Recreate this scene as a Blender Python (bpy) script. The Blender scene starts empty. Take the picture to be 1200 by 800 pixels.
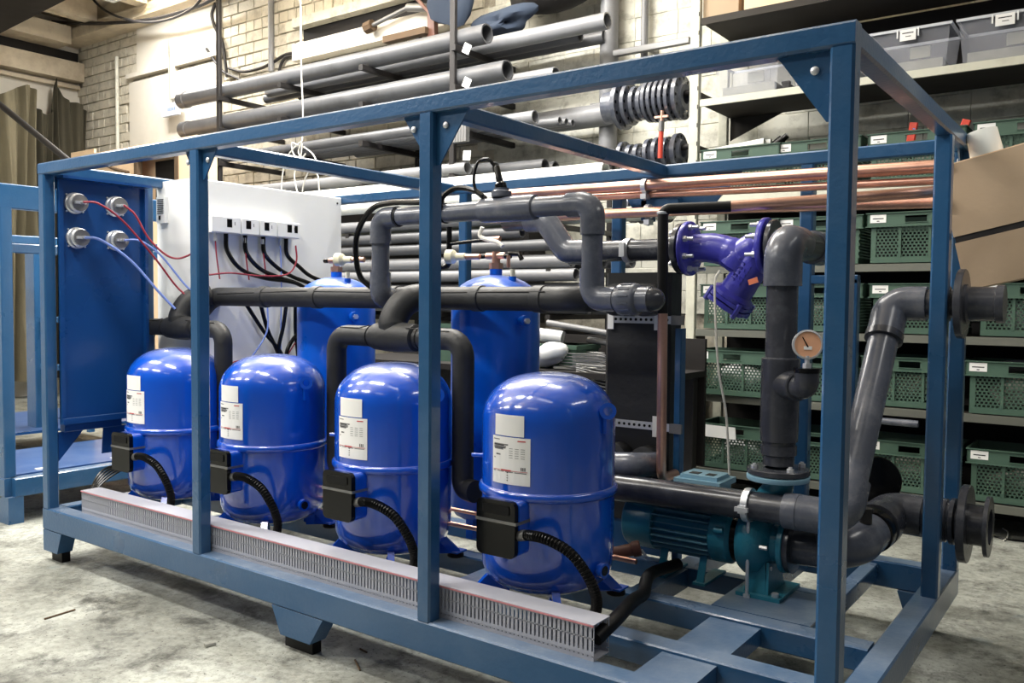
import bpy, bmesh, math, random
from mathutils import Vector, Matrix
PI = math.pi
random.seed(7)
S = bpy.context.scene
C = S.collection

# ---------------------------------------------------------------- camera
YAW, PITCH, ROLL, FPX = 0.627485, 0.046198, 0.009417, 1011.773
CAM = Vector((0.57913, -2.20320, 1.38792))
_cy, _sy, _cp, _sp = math.cos(YAW), math.sin(YAW), math.cos(PITCH), math.sin(PITCH)
FW = Vector((-_sy*_cp, _cy*_cp, -_sp)); RT0 = Vector((_cy, _sy, 0)); UP0 = RT0.cross(FW)
RT = RT0*math.cos(ROLL) + UP0*math.sin(ROLL); UP = -RT0*math.sin(ROLL) + UP0*math.cos(ROLL)
cd = bpy.data.cameras.new('camera'); cam = bpy.data.objects.new('camera', cd); C.objects.link(cam)
cam.matrix_world = Matrix(((RT.x, UP.x, -FW.x, CAM.x), (RT.y, UP.y, -FW.y, CAM.y), (RT.z, UP.z, -FW.z, CAM.z), (0, 0, 0, 1)))
cd.sensor_width = 36; cd.lens = 36*FPX/1200; cd.clip_start = 0.05; cd.clip_end = 100
S.camera = cam

def at(x, y, X=None, Y=None, Z=None):
    """where a sight line through a photo pixel meets a real plane of the workshop"""
    d = RT*((x-600)/FPX) - UP*((y-400)/FPX) + FW
    t = (X-CAM.x)/d.x if X is not None else (Y-CAM.y)/d.y if Y is not None else (Z-CAM.z)/d.z
    return CAM + d*t

# ---------------------------------------------------------------- view and light
S.view_settings.view_transform = 'Standard'; S.view_settings.look = 'None'
S.view_settings.gamma = 1; S.view_settings.exposure = 0.22
S.view_settings.use_curve_mapping = False
W = bpy.data.worlds.new('world'); S.world = W; W.use_nodes = True
W.node_tree.nodes['Background'].inputs[0].default_value = (0.80, 0.88, 1.0, 1)
W.node_tree.nodes['Background'].inputs[1].default_value = 0.08

# ---------------------------------------------------------------- materials
MATS = {}
def lin(c): return tuple(((v/255+0.055)/1.055)**2.4 if v/255 > 0.04045 else v/255/12.92 for v in c)
def mat(name, rgb, rough=0.5, metal=0.0, var=0.12, vscale=6.0, bump=0.0, bscale=40.0, coat=0.0, rvar=0.1, alpha=None, trans=0.0, ior=1.45, dirt=None, dscale=2.0, damt=0.5, spec=0.5):
    m = bpy.data.materials.new(name); m.use_nodes = True; MATS[name] = m
    nt = m.node_tree; N = nt.nodes; L = nt.links; b = N['Principled BSDF']
    c = lin(rgb)
    tc = N.new('ShaderNodeTexCoord')
    no = N.new('ShaderNodeTexNoise'); no.inputs['Scale'].default_value = vscale; no.inputs['Detail'].default_value = 5
    L.new(tc.outputs['Object'], no.inputs['Vector'])
    mx = N.new('ShaderNodeMix'); mx.data_type = 'RGBA'
    mx.inputs[6].default_value = tuple(v*(1-var) for v in c)+(1,); mx.inputs[7].default_value = tuple(min(1, v*(1+var)) for v in c)+(1,)
    L.new(no.outputs['Fac'], mx.inputs[0]); col = mx.outputs[2]
    if dirt:
        n2 = N.new('ShaderNodeTexNoise'); n2.inputs['Scale'].default_value = dscale; n2.inputs['Detail'].default_value = 8; n2.inputs['Roughness'].default_value = 0.7
        L.new(tc.outputs['Object'], n2.inputs['Vector'])
        r2 = N.new('ShaderNodeValToRGB'); r2.color_ramp.elements[0].position = 0.48; r2.color_ramp.elements[1].position = 0.68
        r2.color_ramp.elements[1].color = (damt, damt, damt, 1); L.new(n2.outputs['Fac'], r2.inputs[0])
        m2 = N.new('ShaderNodeMix'); m2.data_type = 'RGBA'; m2.inputs[7].default_value = lin(dirt)+(1,)
        L.new(r2.outputs[0], m2.inputs[0]); L.new(col, m2.inputs[6]); col = m2.outputs[2]
    L.new(col, b.inputs['Base Color'])
    mr = N.new('ShaderNodeMapRange'); mr.inputs['To Min'].default_value = max(0.02, rough-rvar); mr.inputs['To Max'].default_value = min(1, rough+rvar)
    L.new(no.outputs['Fac'], mr.inputs['Value']); L.new(mr.outputs[0], b.inputs['Roughness'])
    b.inputs['Metallic'].default_value = metal; b.inputs['IOR'].default_value = ior
    b.inputs['Specular IOR Level'].default_value = spec
    if coat: b.inputs['Coat Weight'].default_value = coat; b.inputs['Coat Roughness'].default_value = 0.10; b.inputs['Coat IOR'].default_value = 1.7 if coat >= 1 else 1.5
    if trans: b.inputs['Transmission Weight'].default_value = trans
    if alpha is not None: b.inputs['Alpha'].default_value = alpha
    if bump:
        nb = N.new('ShaderNodeTexNoise'); nb.inputs['Scale'].default_value = bscale; nb.inputs['Detail'].default_value = 6
        L.new(tc.outputs['Object'], nb.inputs['Vector'])
        bp = N.new('ShaderNodeBump'); bp.inputs['Strength'].default_value = bump; bp.inputs['Distance'].default_value = 0.01
        L.new(nb.outputs['Fac'], bp.inputs['Height']); L.new(bp.outputs[0], b.inputs['Normal'])
    return m

def dust_and_sheen(m, rgb, amt, sc=5.0, lo=0.45, hi=0.95):
    """dust and scuffs on surfaces facing up, also painting in the broad overhead sheen"""
    N = m.node_tree.nodes; L = m.node_tree.links; b = N['Principled BSDF']
    src = b.inputs['Base Color'].links[0].from_socket; rs = b.inputs['Roughness'].links[0].from_socket
    g = N.new('ShaderNodeNewGeometry'); sp = N.new('ShaderNodeSeparateXYZ'); L.new(g.outputs['Normal'], sp.inputs[0])
    mr = N.new('ShaderNodeMapRange'); mr.interpolation_type = 'SMOOTHSTEP'; mr.inputs['From Min'].default_value = lo; mr.inputs['From Max'].default_value = hi
    L.new(sp.outputs['Z'], mr.inputs['Value'])
    tc = N.new('ShaderNodeTexCoord'); no = N.new('ShaderNodeTexNoise'); no.inputs['Scale'].default_value = sc; no.inputs['Detail'].default_value = 7; no.inputs['Roughness'].default_value = 0.65
    L.new(tc.outputs['Object'], no.inputs['Vector'])
    m2 = N.new('ShaderNodeMapRange'); m2.inputs['From Min'].default_value = 0.3; m2.inputs['From Max'].default_value = 0.65; m2.inputs['To Min'].default_value = amt*0.35; m2.inputs['To Max'].default_value = amt
    L.new(no.outputs['Fac'], m2.inputs['Value'])
    mu = N.new('ShaderNodeMath'); mu.operation = 'MULTIPLY'; L.new(mr.outputs[0], mu.inputs[0]); L.new(m2.outputs[0], mu.inputs[1])
    mx = N.new('ShaderNodeMix'); mx.data_type = 'RGBA'; mx.inputs[7].default_value = lin(rgb)+(1,); L.new(mu.outputs[0], mx.inputs[0]); L.new(src, mx.inputs[6])
    L.new(mx.outputs[2], b.inputs['Base Color'])
    return m
FRAME = mat('frame_blue', (36, 82, 124), 0.30, var=0.10, vscale=3, bump=0.12, bscale=60, dirt=(84, 108, 138), dscale=5, damt=0.22, coat=0.5)
PANEL = mat('panel_blue', (20, 66, 124), 0.30, var=0.08, vscale=2, bump=0.05, bscale=20)
SHELL = mat('compressor_blue', (0, 78, 196), 0.24, var=0.10, vscale=3, coat=1.0, bump=0.05, bscale=9)
RECV = mat('receiver_blue', (0, 90, 204), 0.30, var=0.10, vscale=3, coat=0.4, bump=0.06, bscale=8)
VIOLET = mat('strainer_violet', (62, 62, 172), 0.36, var=0.08, coat=0.3, bump=0.15, bscale=60)
TEAL = mat('pump_teal', (40, 116, 138), 0.30, var=0.12, bump=0.15, bscale=70)
LTEAL = mat('pump_light_blue', (132, 172, 192), 0.45)
PVC = mat('grey_pvc', (82, 86, 97), 0.24, var=0.10, vscale=8, bump=0.03, bscale=30, dirt=(140, 142, 148), dscale=9, damt=0.3)
PVCD = mat('dark_grey_pvc', (54, 56, 63), 0.24, var=0.12, vscale=8, dirt=(112, 114, 120), dscale=8, damt=0.25)
PIPEG = mat('stored_grey_pipe', (122, 123, 126), 0.36, var=0.12, vscale=3, dirt=(96, 96, 96), dscale=3, damt=0.5)
PIPED = mat('stored_dark_pipe', (86, 87, 90), 0.38, var=0.15, vscale=3, dirt=(60, 60, 60), dscale=4, damt=0.5)
PIPEW = mat('stored_white_pipe', (232, 234, 228), 0.4, var=0.04, vscale=3)
PIPEP = mat('stored_pale_pipe', (205, 210, 196), 0.45, var=0.05, vscale=3)
INSUL = mat('black_foam', (36, 37, 39), 0.52, var=0.2, vscale=12, bump=0.25, bscale=30)
BLACK = mat('black_plastic', (10, 10, 11), 0.22, spec=0.3, var=0.2)
RUBBER = mat('black_rubber', (12, 12, 13), 0.5, spec=0.3, var=0.2)
DARK = mat('dark_steel', (44, 42, 42), 0.5, var=0.25, metal=0.3)
COPPER = mat('copper', (216, 170, 152), 0.34, metal=0.9, var=0.08, vscale=4, rvar=0.04, dirt=(138, 92, 78), dscale=3, damt=0.5)
FIN_LIT = mat('fin_lit_teal', (96, 142, 158), 0.35)  # lighter teal paints in the light that the fins catch
STEEL = mat('zinc_steel', (212, 214, 218), 0.33, metal=0.6, var=0.1)
DSTEEL = mat('dull_steel', (128, 128, 128), 0.45, metal=0.6, var=0.2)
WHITE = mat('white_paint', (236, 238, 238), 0.4, var=0.02)
LABEL = mat('label_white', (244, 244, 242), 0.5, var=0.02)
PRINT = mat('print_grey', (120, 120, 122), 0.6)
PRINTK = mat('print_black', (40, 40, 42), 0.6)
PRINTR = mat('print_red', (196, 60, 70), 0.6)
DUCT = mat('duct_grey', (166, 168, 178), 0.5, var=0.04, vscale=20)
DUCTR = mat('duct_red', (196, 128, 136), 0.5)
CONCRETE_MORTAR = mat('mortar', (186, 180, 164), 0.9, var=0.15, vscale=8, bump=0.5, dirt=(84, 76, 66), dscale=3.5, damt=0.9)
BRICK = mat('painted_brick', (214, 208, 192), 0.8, var=0.10, vscale=6, bump=0.6, bscale=30, dirt=(128, 118, 102), dscale=7, damt=0.5)
BLOCK = mat('painted_block', (212, 211, 199), 0.8, var=0.12, vscale=4, bump=0.9, bscale=9, dirt=(112, 108, 96), dscale=6, damt=0.6)
PLASTER = mat('white_plaster', (224, 219, 208), 0.75, var=0.04, vscale=2, bump=0.2, bscale=12, dirt=(196, 186, 166), dscale=2, damt=0.3)
CEIL = mat('old_ceiling', (214, 202, 180), 0.9, var=0.2, vscale=2, bump=0.4, bscale=14, dirt=(128, 108, 84), dscale=1.5, damt=0.5)
BEAMK = mat('dark_beam_and_shade', (25, 22, 21), 0.7, var=0.3)  # dark beams, and the sheets that stand in for shade
CREAM = mat('cream_steel', (206, 206, 190), 0.5, var=0.05, dirt=(150, 148, 132), dscale=8, damt=0.3)
SHELFD = mat('shelf_grey', (104, 106, 98), 0.55, var=0.12)
SHELFK = mat('shelf_underside', (52, 48, 44), 0.8, var=0.15)
CRATE = mat('crate_green', (72, 98, 84), 0.5, var=0.08, vscale=5)
CLEAR = mat('clear_plastic', (212, 216, 228), 0.2, var=0.03, alpha=0.26)
CRIM = mat('clear_plastic_rim', (222, 226, 234), 0.2, var=0.03, alpha=0.75)
LAMPBOX = mat('lamp_box', (196, 202, 216), 0.4)
CARD = mat('cardboard', (182, 160, 134), 0.85, var=0.06, vscale=3, bump=0.08)
PLY = mat('plywood', (240, 210, 174), 0.7, var=0.08, vscale=3)
WOODD = mat('dark_wood', (92, 74, 56), 0.8, var=0.2)
RED = mat('tool_red', (214, 76, 60), 0.4)
BAG = mat('white_bag', (220, 222, 222), 0.35, var=0.08, vscale=10)
CLOTH = mat('olive_curtain', (74, 70, 57), 0.9, var=0.25, vscale=4, bump=0.3, bscale=60)
CLOTHL = mat('cream_curtain', (128, 121, 100), 0.9, var=0.2, vscale=4, bump=0.3, bscale=60)
STRING = mat('white_string', (222, 220, 212), 0.7)
WRED = mat('wire_red', (146, 40, 58), 0.4)
WBLUE = mat('wire_blue', (124, 148, 218), 0.4)
CREAMP = mat('cream_plastic', (226, 222, 196), 0.5)
BROWNP = mat('brown_paint', (110, 74, 62), 0.5, var=0.2)
JUNK = mat('scrap_grey', (150, 150, 142), 0.6, var=0.3, vscale=14)
DIAL = mat('dial_face', (232, 176, 140), 0.4, var=0.1, vscale=30)
GLASSY = mat('dark_glass', (26, 28, 32), 0.12)
ORANGE = mat('orange_sticker', (226, 130, 96), 0.6)
BBLUE = mat('blue_grey_cloth', (48, 58, 74), 0.95, var=0.25, vscale=4)

dust_and_sheen(SHELL, (176, 184, 214), 0.45, 6, .72, 1.0); dust_and_sheen(RECV, (176, 184, 214), 0.40, 6, .7, 1.0); dust_and_sheen(FRAME, (168, 176, 186), 0.42, 5, .8, .98); dust_and_sheen(PANEL, (150, 160, 176), 0.2, 5, .8, .98)  # dust mixed with a painted pale sheen of the light overhead
def floor_mat():
    m = bpy.data.materials.new('worn_concrete'); m.use_nodes = True; N = m.node_tree.nodes; L = m.node_tree.links; b = N['Principled BSDF']
    tc = N.new('ShaderNodeTexCoord')
    def noise(sc, det=8, rg=0.6, dist=0.0):
        n = N.new('ShaderNodeTexNoise'); n.inputs['Scale'].default_value = sc; n.inputs['Detail'].default_value = det; n.inputs['Roughness'].default_value = rg; n.inputs['Distortion'].default_value = dist
        L.new(tc.outputs['Object'], n.inputs['Vector']); return n
    def ramp(src, stops):
        r = N.new('ShaderNodeValToRGB'); e = r.color_ramp.elements
        e[0].position, e[0].color = stops[0][0], stops[0][1]+(1,); e[1].position, e[1].color = stops[-1][0], stops[-1][1]+(1,)
        for p, c in stops[1:-1]: q = e.new(p); q.color = c+(1,)
        L.new(src, r.inputs[0]); return r
    def mix(f, a, bb, fac=None):
        x = N.new('ShaderNodeMix'); x.data_type = 'RGBA'
        if isinstance(f, float): x.inputs[0].default_value = f
        else: L.new(f, x.inputs[0])
        L.new(a, x.inputs[6])
        if isinstance(bb, tuple): x.inputs[7].default_value = bb+(1,)
        else: L.new(bb, x.inputs[7])
        return x.outputs[2]
    base = ramp(noise(1.1, 9, 0.62, 0.4).outputs['Fac'], [(0.30, lin((84, 85, 78))), (0.46, lin((142, 144, 136))), (0.60, lin((176, 179, 171))), (0.78, lin((190, 191, 183)))])
    grit = ramp(noise(26, 6, 0.75).outputs['Fac'], [(0.34, (0.50, 0.50, 0.48)), (0.56, (1, 1, 1))])
    mu = N.new('ShaderNodeMix'); mu.data_type = 'RGBA'; mu.blend_type = 'MULTIPLY'; mu.inputs[0].default_value = 0.85
    L.new(base.outputs[0], mu.inputs[6]); L.new(grit.outputs[0], mu.inputs[7])
    st = ramp(noise(3.6, 12, 0.78, 0.25).outputs['Fac'], [(0.50, (0, 0, 0)), (0.64, (0.9, 0.9, 0.9))])
    col = mix(st.outputs[0], mu.outputs[2], lin((58, 58, 53)))
    vo = N.new('ShaderNodeTexNoise'); vo.inputs['Scale'].default_value = 60; vo.inputs['Detail'].default_value = 2; L.new(tc.outputs['Object'], vo.inputs['Vector'])
    sp = ramp(vo.outputs['Fac'], [(0.66, (0, 0, 0)), (0.70, (0.8, 0.8, 0.8))])
    col = mix(sp.outputs[0], col, lin((52, 50, 46)))
    wt = ramp(noise(2.3, 7, 0.6, 1.5).outputs['Fac'], [(0.62, (0, 0, 0)), (0.72, (0.35, 0.35, 0.35))])
    col = mix(wt.outputs[0], col, lin((104, 124, 134)))
    L.new(col, b.inputs['Base Color'])
    rr = ramp(noise(2.0).outputs['Fac'], [(0.35, (0.42,)*3), (0.65, (0.8,)*3)]); L.new(rr.outputs[0], b.inputs['Roughness'])
    bp = N.new('ShaderNodeBump'); bp.inputs['Strength'].default_value = 0.5; bp.inputs['Distance'].default_value = 0.006
    L.new(noise(18, 9, 0.7).outputs['Fac'], bp.inputs['Height']); L.new(bp.outputs[0], b.inputs['Normal'])
    return m
FLOORM = floor_mat()

# ---------------------------------------------------------------- mesh helpers (all coordinates are world coordinates)
def V(*a): return Vector(a[0]) if len(a) == 1 else Vector(a)
def basis(ax):
    ax = ax.normalized(); h = Vector((0, 0, 1)) if abs(ax.z) < 0.9 else Vector((1, 0, 0))
    u = h.cross(ax).normalized(); return u, ax.cross(u)
class MB:
    def __init__(s): s.v = []; s.f = []; s.s = []
    def add(s, vs, fs, smooth=False):
        o = len(s.v); s.v += [tuple(v) for v in vs]; s.f += [tuple(i+o for i in f) for f in fs]; s.s += [smooth]*len(fs); return s
    def box(s, x0, x1, y0, y1, z0, z1, M=None, taper=None):
        vs = [V(x, y, z) for z in (z0, z1) for y in (y0, y1) for x in (x0, x1)]
        if taper:
            cx, cy = (x0+x1)/2, (y0+y1)/2
            for i in range(4): vs[i] = V(cx+(vs[i].x-cx)*taper, cy+(vs[i].y-cy)*taper, vs[i].z)
        if M: vs = [M @ v for v in vs]
        return s.add(vs, [(0, 2, 3, 1), (4, 5, 7, 6), (0, 1, 5, 4), (2, 6, 7, 3), (0, 4, 6, 2), (1, 3, 7, 5)])
    def prism(s, pts, d):
        """polygon pts (3D) extruded along vector d"""
        n = len(pts); a = [V(p) for p in pts]; d = V(d); vs = a+[p+d for p in a]
        return s.add(vs, [tuple(range(n-1, -1, -1)), tuple(range(n, 2*n))]+[(i, (i+1) % n, n+(i+1) % n, n+i) for i in range(n)])
    def bar(s, a, b, w, h, ch=0.004, up=None):
        """rounded rectangular tube from a to b; w across, h along up"""
        a, b = V(a), V(b); ax = (b-a).normalized(); up = V(up) if up else (V(0, 0, 1) if abs(ax.z) < 0.9 else V(0, 1, 0))
        u = ax.cross(up).normalized(); v = u.cross(ax)
        p = []
        for sx, sy in ((1, 1), (-1, 1), (-1, -1), (1, -1)):
            c1 = (sx*w/2, sy*(h/2-ch)); c2 = (sx*(w/2-ch), sy*h/2)
            p += [c1, c2] if sx*sy > 0 else [c2, c1]
        vs = [a+u*x+v*y for x, y in p]+[b+u*x+v*y for x, y in p]
        return s.add(vs, [tuple(range(7, -1, -1)), tuple(range(8, 16))]+[(i, (i+1) % 8, 8+(i+1) % 8, 8+i) for i in range(8)])
    def lathe(s, prof, c, ax=(0, 0, 1), n=24, smooth=True, a0=0, a1=2*PI):
        """prof: list of (radius, distance along axis)"""
        c = V(c); ax = V(ax).normalized(); u, v = basis(ax); full = abs(a1-a0-2*PI) < 1e-6; closed = prof[0] == prof[-1]
        m = n if full else n+1; vs = []; fs = []
        for r, t in prof:
            for i in range(m):
                a = a0+(a1-a0)*i/n; vs.append(c+ax*t+u*(r*math.cos(a))+v*(r*math.sin(a)))
        for j in range(len(prof)-1):
            for i in range(n):
                k = (i+1) % m; fs.append((j*m+i, j*m+k, (j+1)*m+k, (j+1)*m+i))
        if full and not closed and prof[0][0] > 1e-5: fs.append(tuple(range(m-1, -1, -1)))
        if full and not closed and prof[-1][0] > 1e-5: fs.append(tuple(range((len(prof)-1)*m, len(prof)*m)))
        return s.add(vs, fs, smooth)
    def cyl(s, a, b, r, n=20, smooth=True, r2=None):
        a, b = V(a), V(b); r2 = r if r2 is None else r2
        return s.lathe([(r, 0), (r2, (b-a).length)], a, b-a, n, smooth)
    def ring(s, c, ax, ri, ro, t, n=24):
        """flat annulus of thickness t centred on c"""
        return s.lathe([(ri, -t/2), (ro, -t/2), (ro, t/2), (ri, t/2), (ri, -t/2)], c, ax, n, True)
    def tube(s, pts, r, n=10, cap=True):
        pts = [V(p) for p in pts]; m = len(pts)
        T = [(pts[min(i+1, m-1)]-pts[max(i-1, 0)]).normalized() for i in range(m)]
        u, v = basis(T[0]); vs = []; fs = []
        for i in range(m):
            if i:
                q = T[i-1].rotation_difference(T[i]); u = q @ u; v = q @ v
            rr = r[i] if isinstance(r, (list, tuple)) else r
            for k in range(n): a = 2*PI*k/n; vs.append(pts[i]+u*(rr*math.cos(a))+v*(rr*math.sin(a)))
        for i in range(m-1):
            for k in range(n): k2 = (k+1) % n; fs.append((i*n+k, i*n+k2, (i+1)*n+k2, (i+1)*n+k))
        if cap: fs += [tuple(range(n-1, -1, -1)), tuple(range((m-1)*n, m*n))]
        return s.add(vs, fs, True)
    def hollow(s, a, b, ro, ri, n=20):
        """open-ended pipe"""
        a, b = V(a), V(b); l = (b-a).length
        return s.lathe([(ri, 0), (ro, 0), (ro, l), (ri, l), (ri, 0)], a, b-a, n)
    def patch(s, c, r, a0, a1, z0, z1, n=8, t=0.0015):
        vs = []; fs = []
        for i in range(n+1):
            a = a0+(a1-a0)*i/n
            for rr in (r, r+t):
                for z in (z0, z1): vs.append((c[0]+rr*math.cos(a), c[1]+rr*math.sin(a), z))
        for i in range(n):
            o = i*4; p = o+4
            fs += [(o+2, p+2, p+3, o+3), (o, o+1, p+1, p), (o, p, p+2, o+2), (o+1, o+3, p+3, p+1)]
        fs += [(0, 2, 3, 1), (n*4, n*4+1, n*4+3, n*4+2)]
        return s.add(vs, fs)
    def ball(s, c, r, n=16, sz=1.0):
        prof = [(max(1e-6, r*math.sin(PI*i/n)), -r*sz*math.cos(PI*i/n)) for i in range(n+1)]
        return s.lathe(prof, c, (0, 0, 1), n*2)
    def build(s, name, m, parent=None, base=None, **kw):
        me = bpy.data.meshes.new(name)
        o = V(parent['_o']) if parent is not None else (V(base) if base else V(0, 0, 0))
        me.from_pydata([(v[0]-o.x, v[1]-o.y, v[2]-o.z) for v in s.v], [], s.f)
        bm = bmesh.new(); bm.from_mesh(me); bmesh.ops.recalc_face_normals(bm, faces=bm.faces); bm.to_mesh(me); bm.free()
        me.polygons.foreach_set('use_smooth', s.s[:len(me.polygons)] if len(me.polygons) == len(s.s) else [False]*len(me.polygons))
        if any(s.s): 
            try: me.set_sharp_from_angle(angle=math.radians(38))
            except Exception: pass
        me.materials.append(m); ob = bpy.data.objects.new(name, me); C.objects.link(ob)
        ob['_o'] = tuple(o)
        if parent is not None: ob.parent = parent
        else: ob.location = o
        for k, val in kw.items(): ob[k] = val
        return ob
def thing(name, label, cat, base, group=None):
    o = bpy.data.objects.new(name, None); C.objects.link(o); o.location = base; o['_o'] = tuple(base); o.empty_display_size = 0.1
    o['label'] = label; o['category'] = cat
    if group: o['group'] = group
    return o
def tag(o, label, cat, group=None):
    o['label'] = label; o['category'] = cat
    if group: o['group'] = group
    return o
def copy_tree(o, d=(0, 0, 0), label=None, parent=None):
    c = o.copy(); C.objects.link(c)
    if parent is not None: c.parent = parent
    else: c.location = V(o.location)+V(d)
    if label: c['label'] = label
    for ch in list(o.children): copy_tree(ch, parent=c)
    return c
def arcp(pts, rad, seg=7):
    """polyline with rounded corners"""
    pts = [V(p) for p in pts]; out = [pts[0]]
    for i in range(1, len(pts)-1):
        a, b, c = pts[i-1], pts[i], pts[i+1]; d1 = (a-b).normalized(); d2 = (c-b).normalized()
        ang = d1.angle(d2)
        if ang > PI-0.02: out.append(b); continue
        l = min(rad/math.tan(ang/2), (a-b).length*0.49, (c-b).length*0.49); r = l*math.tan(ang/2)
        p1 = b+d1*l; p2 = b+d2*l; cen = b+(d1+d2).normalized()*(r/math.sin(ang/2))
        v1 = p1-cen; v2 = p2-cen; th = v1.angle(v2); ax = v1.cross(v2).normalized()
        for k in range(seg+1): out.append(cen+Matrix.Rotation(th*k/seg, 3, ax) @ v1)
    out.append(pts[-1]); return out
def spline(pts, seg=8):
    P = [V(p) for p in pts]; P = [P[0]*2-P[1]]+P+[P[-1]*2-P[-2]]; out = []
    for i in range(1, len(P)-2):
        for k in range(seg):
            t = k/seg; a, b, c, d = P[i-1:i+3]
            out.append(0.5*((2*b)+(c-a)*t+(2*a-5*b+4*c-d)*t*t+(3*b-a-3*c+d)*t**3))
    out.append(P[-2]); return out
def cable(name, pts, r, m, label, cat='cable', group=None, parent=None, n=8):
    mb = MB().tube(spline(pts), r, n)
    if parent is not None: return mb.build(name, m, parent)
    return tag(mb.build(name, m, base=pts[0]), label, cat, group)
def struct(o): o['kind'] = 'structure'; return o
# ================================================================ THE SETTING
BT = 0.28                                        # top of the skid base
YW = 4.35                                        # back wall
struct(MB().box(-13, 3.2, -6, YW, -0.1, 0).build('floor', FLOORM))
wb = struct(MB().box(-12, 3.2, YW+0.02, YW+0.3, 0, 5.35).build('wall_back', CONCRETE_MORTAR))
wl = struct(MB().box(-12.3, -12, -6, YW+0.3, 0, 5.35).build('wall_left', PLASTER))
ce = struct(MB().box(-12.3, 3.2, -6, YW+0.3, 5.35, 5.5).build('ceiling', CEIL))

# bricks and blocks of the back wall (plain bricks to the left of the pipe rack's end, larger painted blocks right of it)
def pix(p):
    d = V(p)-CAM; z = d.dot(FW); return 600+FPX*d.dot(RT)/z, 400-FPX*d.dot(UP)/z
cand = []
z = 1.5; row = 0
while z < 5.2:
    x = -12.0+(0.13 if row % 2 else 0); blockrow = row
    while x < -4.6:
        w = 0.29 if (row % 3) else 0.15
        w += random.uniform(-0.008, 0.008)
        inpan = (-10.6 < x+w/2 < -8.55) and z < 4.36
        innic = (-7.1 < x+w/2 < -4.9) and 4.02 < z < 4.40
        if not inpan and not innic: cand.append((x, w-0.012, z, 0.114, BRICK))
        x += w
    z += 0.127; row += 1
z = 1.3; row = 0
while z < 5.2:
    x = -4.6+(0.2 if row % 2 else 0)
    while x < 1.2:
        w = random.choice((0.39, 0.39, 0.30)); cand.append((x, w-0.003, z, 0.188, BLOCK)); x += w
    z += 0.19; row += 1
def vis(c):
    px, py = pix((c[0]+c[1]/2, YW, c[2]+c[3]/2))
    if 96 < px < 155 and 70 < py < 180: return 1
    if 255 < px < 530 and py < 115 and py > -8: return 2+px/1000
    if 600 < px < 830 and 0 < py < 215: return 3
    if 830 < px < 910 and 30 < py < 160: return 2
    return 0
cand.sort(key=vis, reverse=True)
rest = MB(); restb = MB()
for i, (x, w, z, h, m) in enumerate(cand):
    pr = random.uniform(0.002, 0.016) if m is BRICK else random.uniform(.004, .008); j = random.uniform(-0.003, 0.003)
    y0, y1 = YW-pr, YW+0.03; e = 0.004
    vs = [(x, y1, z), (x+w, y1, z), (x+w, y1, z+h), (x, y1, z+h), (x, y0+e, z+j), (x+w, y0+e, z), (x+w, y0+e, z+h+j), (x, y0+e, z+h), (x+e, y0, z+e), (x+w-e, y0+random.uniform(0, 0.004), z+e), (x+w-e, y0, z+h-e), (x+e, y0+random.uniform(0, 0.004), z+h-e)]
    fs = [(0, 1, 5, 4), (1, 2, 6, 5), (2, 3, 7, 6), (3, 0, 4, 7), (4, 5, 9, 8), (5, 6, 10, 9), (6, 7, 11, 10), (7, 4, 8, 11), (8, 9, 10, 11)]
    if i < 300 and vis(cand[i]) > 0: MB().add(vs, fs).build('brick' if m is BRICK else 'block', m, wb)
    else: (rest if m is BRICK else restb).add(vs, fs)
rest.build('brickwork', BRICK, wb, kind='stuff'); restb.build('blockwork', BLOCK, wb, kind='stuff')
# smooth plastered panel with a lintel groove, window niche with its white beam, ledges
MB().box(-10.62, -8.56, YW-0.02, YW+0.05, 1.2, 4.30).build('plaster_panel', PLASTER, wb)
MB().box(-10.62, -9.62, YW-0.07, YW+0.02, 4.345, 4.40).box(-9.5, -8.5, YW-0.07, YW+0.02, 4.345, 4.40).build('lintel', PLASTER, wb)
MB().box(-9.62, -9.5, YW-0.05, YW+0.02, 3.95, 4.42).build('pilaster', PLASTER, wb)
MB().box(-10.4, -8.56, YW-0.035, YW+0.02, 4.41, 4.98).build('smooth_band', PLASTER, wb)
MB().box(-7.1, -4.9, YW-0.005, YW+0.02, 4.0, 4.42).build('niche_back', BEAMK, wb)
MB().box(-7.1, -4.9, YW-0.16, YW, 4.02, 4.20).build('white_beam', PLASTER, wb)
MB().box(-7.15, -4.5, YW-0.12, YW, 4.40, 4.50).build('concrete_lintel', BLOCK, wb)
struct(MB().box(-12, -7.6, YW-0.30, YW, 4.98, 5.12).build('trim_1', CEIL))
struct(MB().box(-12, -7.9, YW-0.16, YW, 5.12, 5.35).build('trim_2', CEIL))
struct(MB().box(-12, -11.78, -4, YW-0.02, 4.47, 4.73).build('trim_3', CEIL))
struct(MB().box(-12, -11.9, -4, YW-0.02, 4.38, 4.43).build('trim_4', CEIL))
struct(MB().box(-12, -11.95, -4, YW-0.02, 4.74, 4.90).build('trim_7', BEAMK))
struct(MB().box(-12, -11.55, -4, YW-0.32, 4.90, 5.14).build('trim_8', CEIL))
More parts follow.
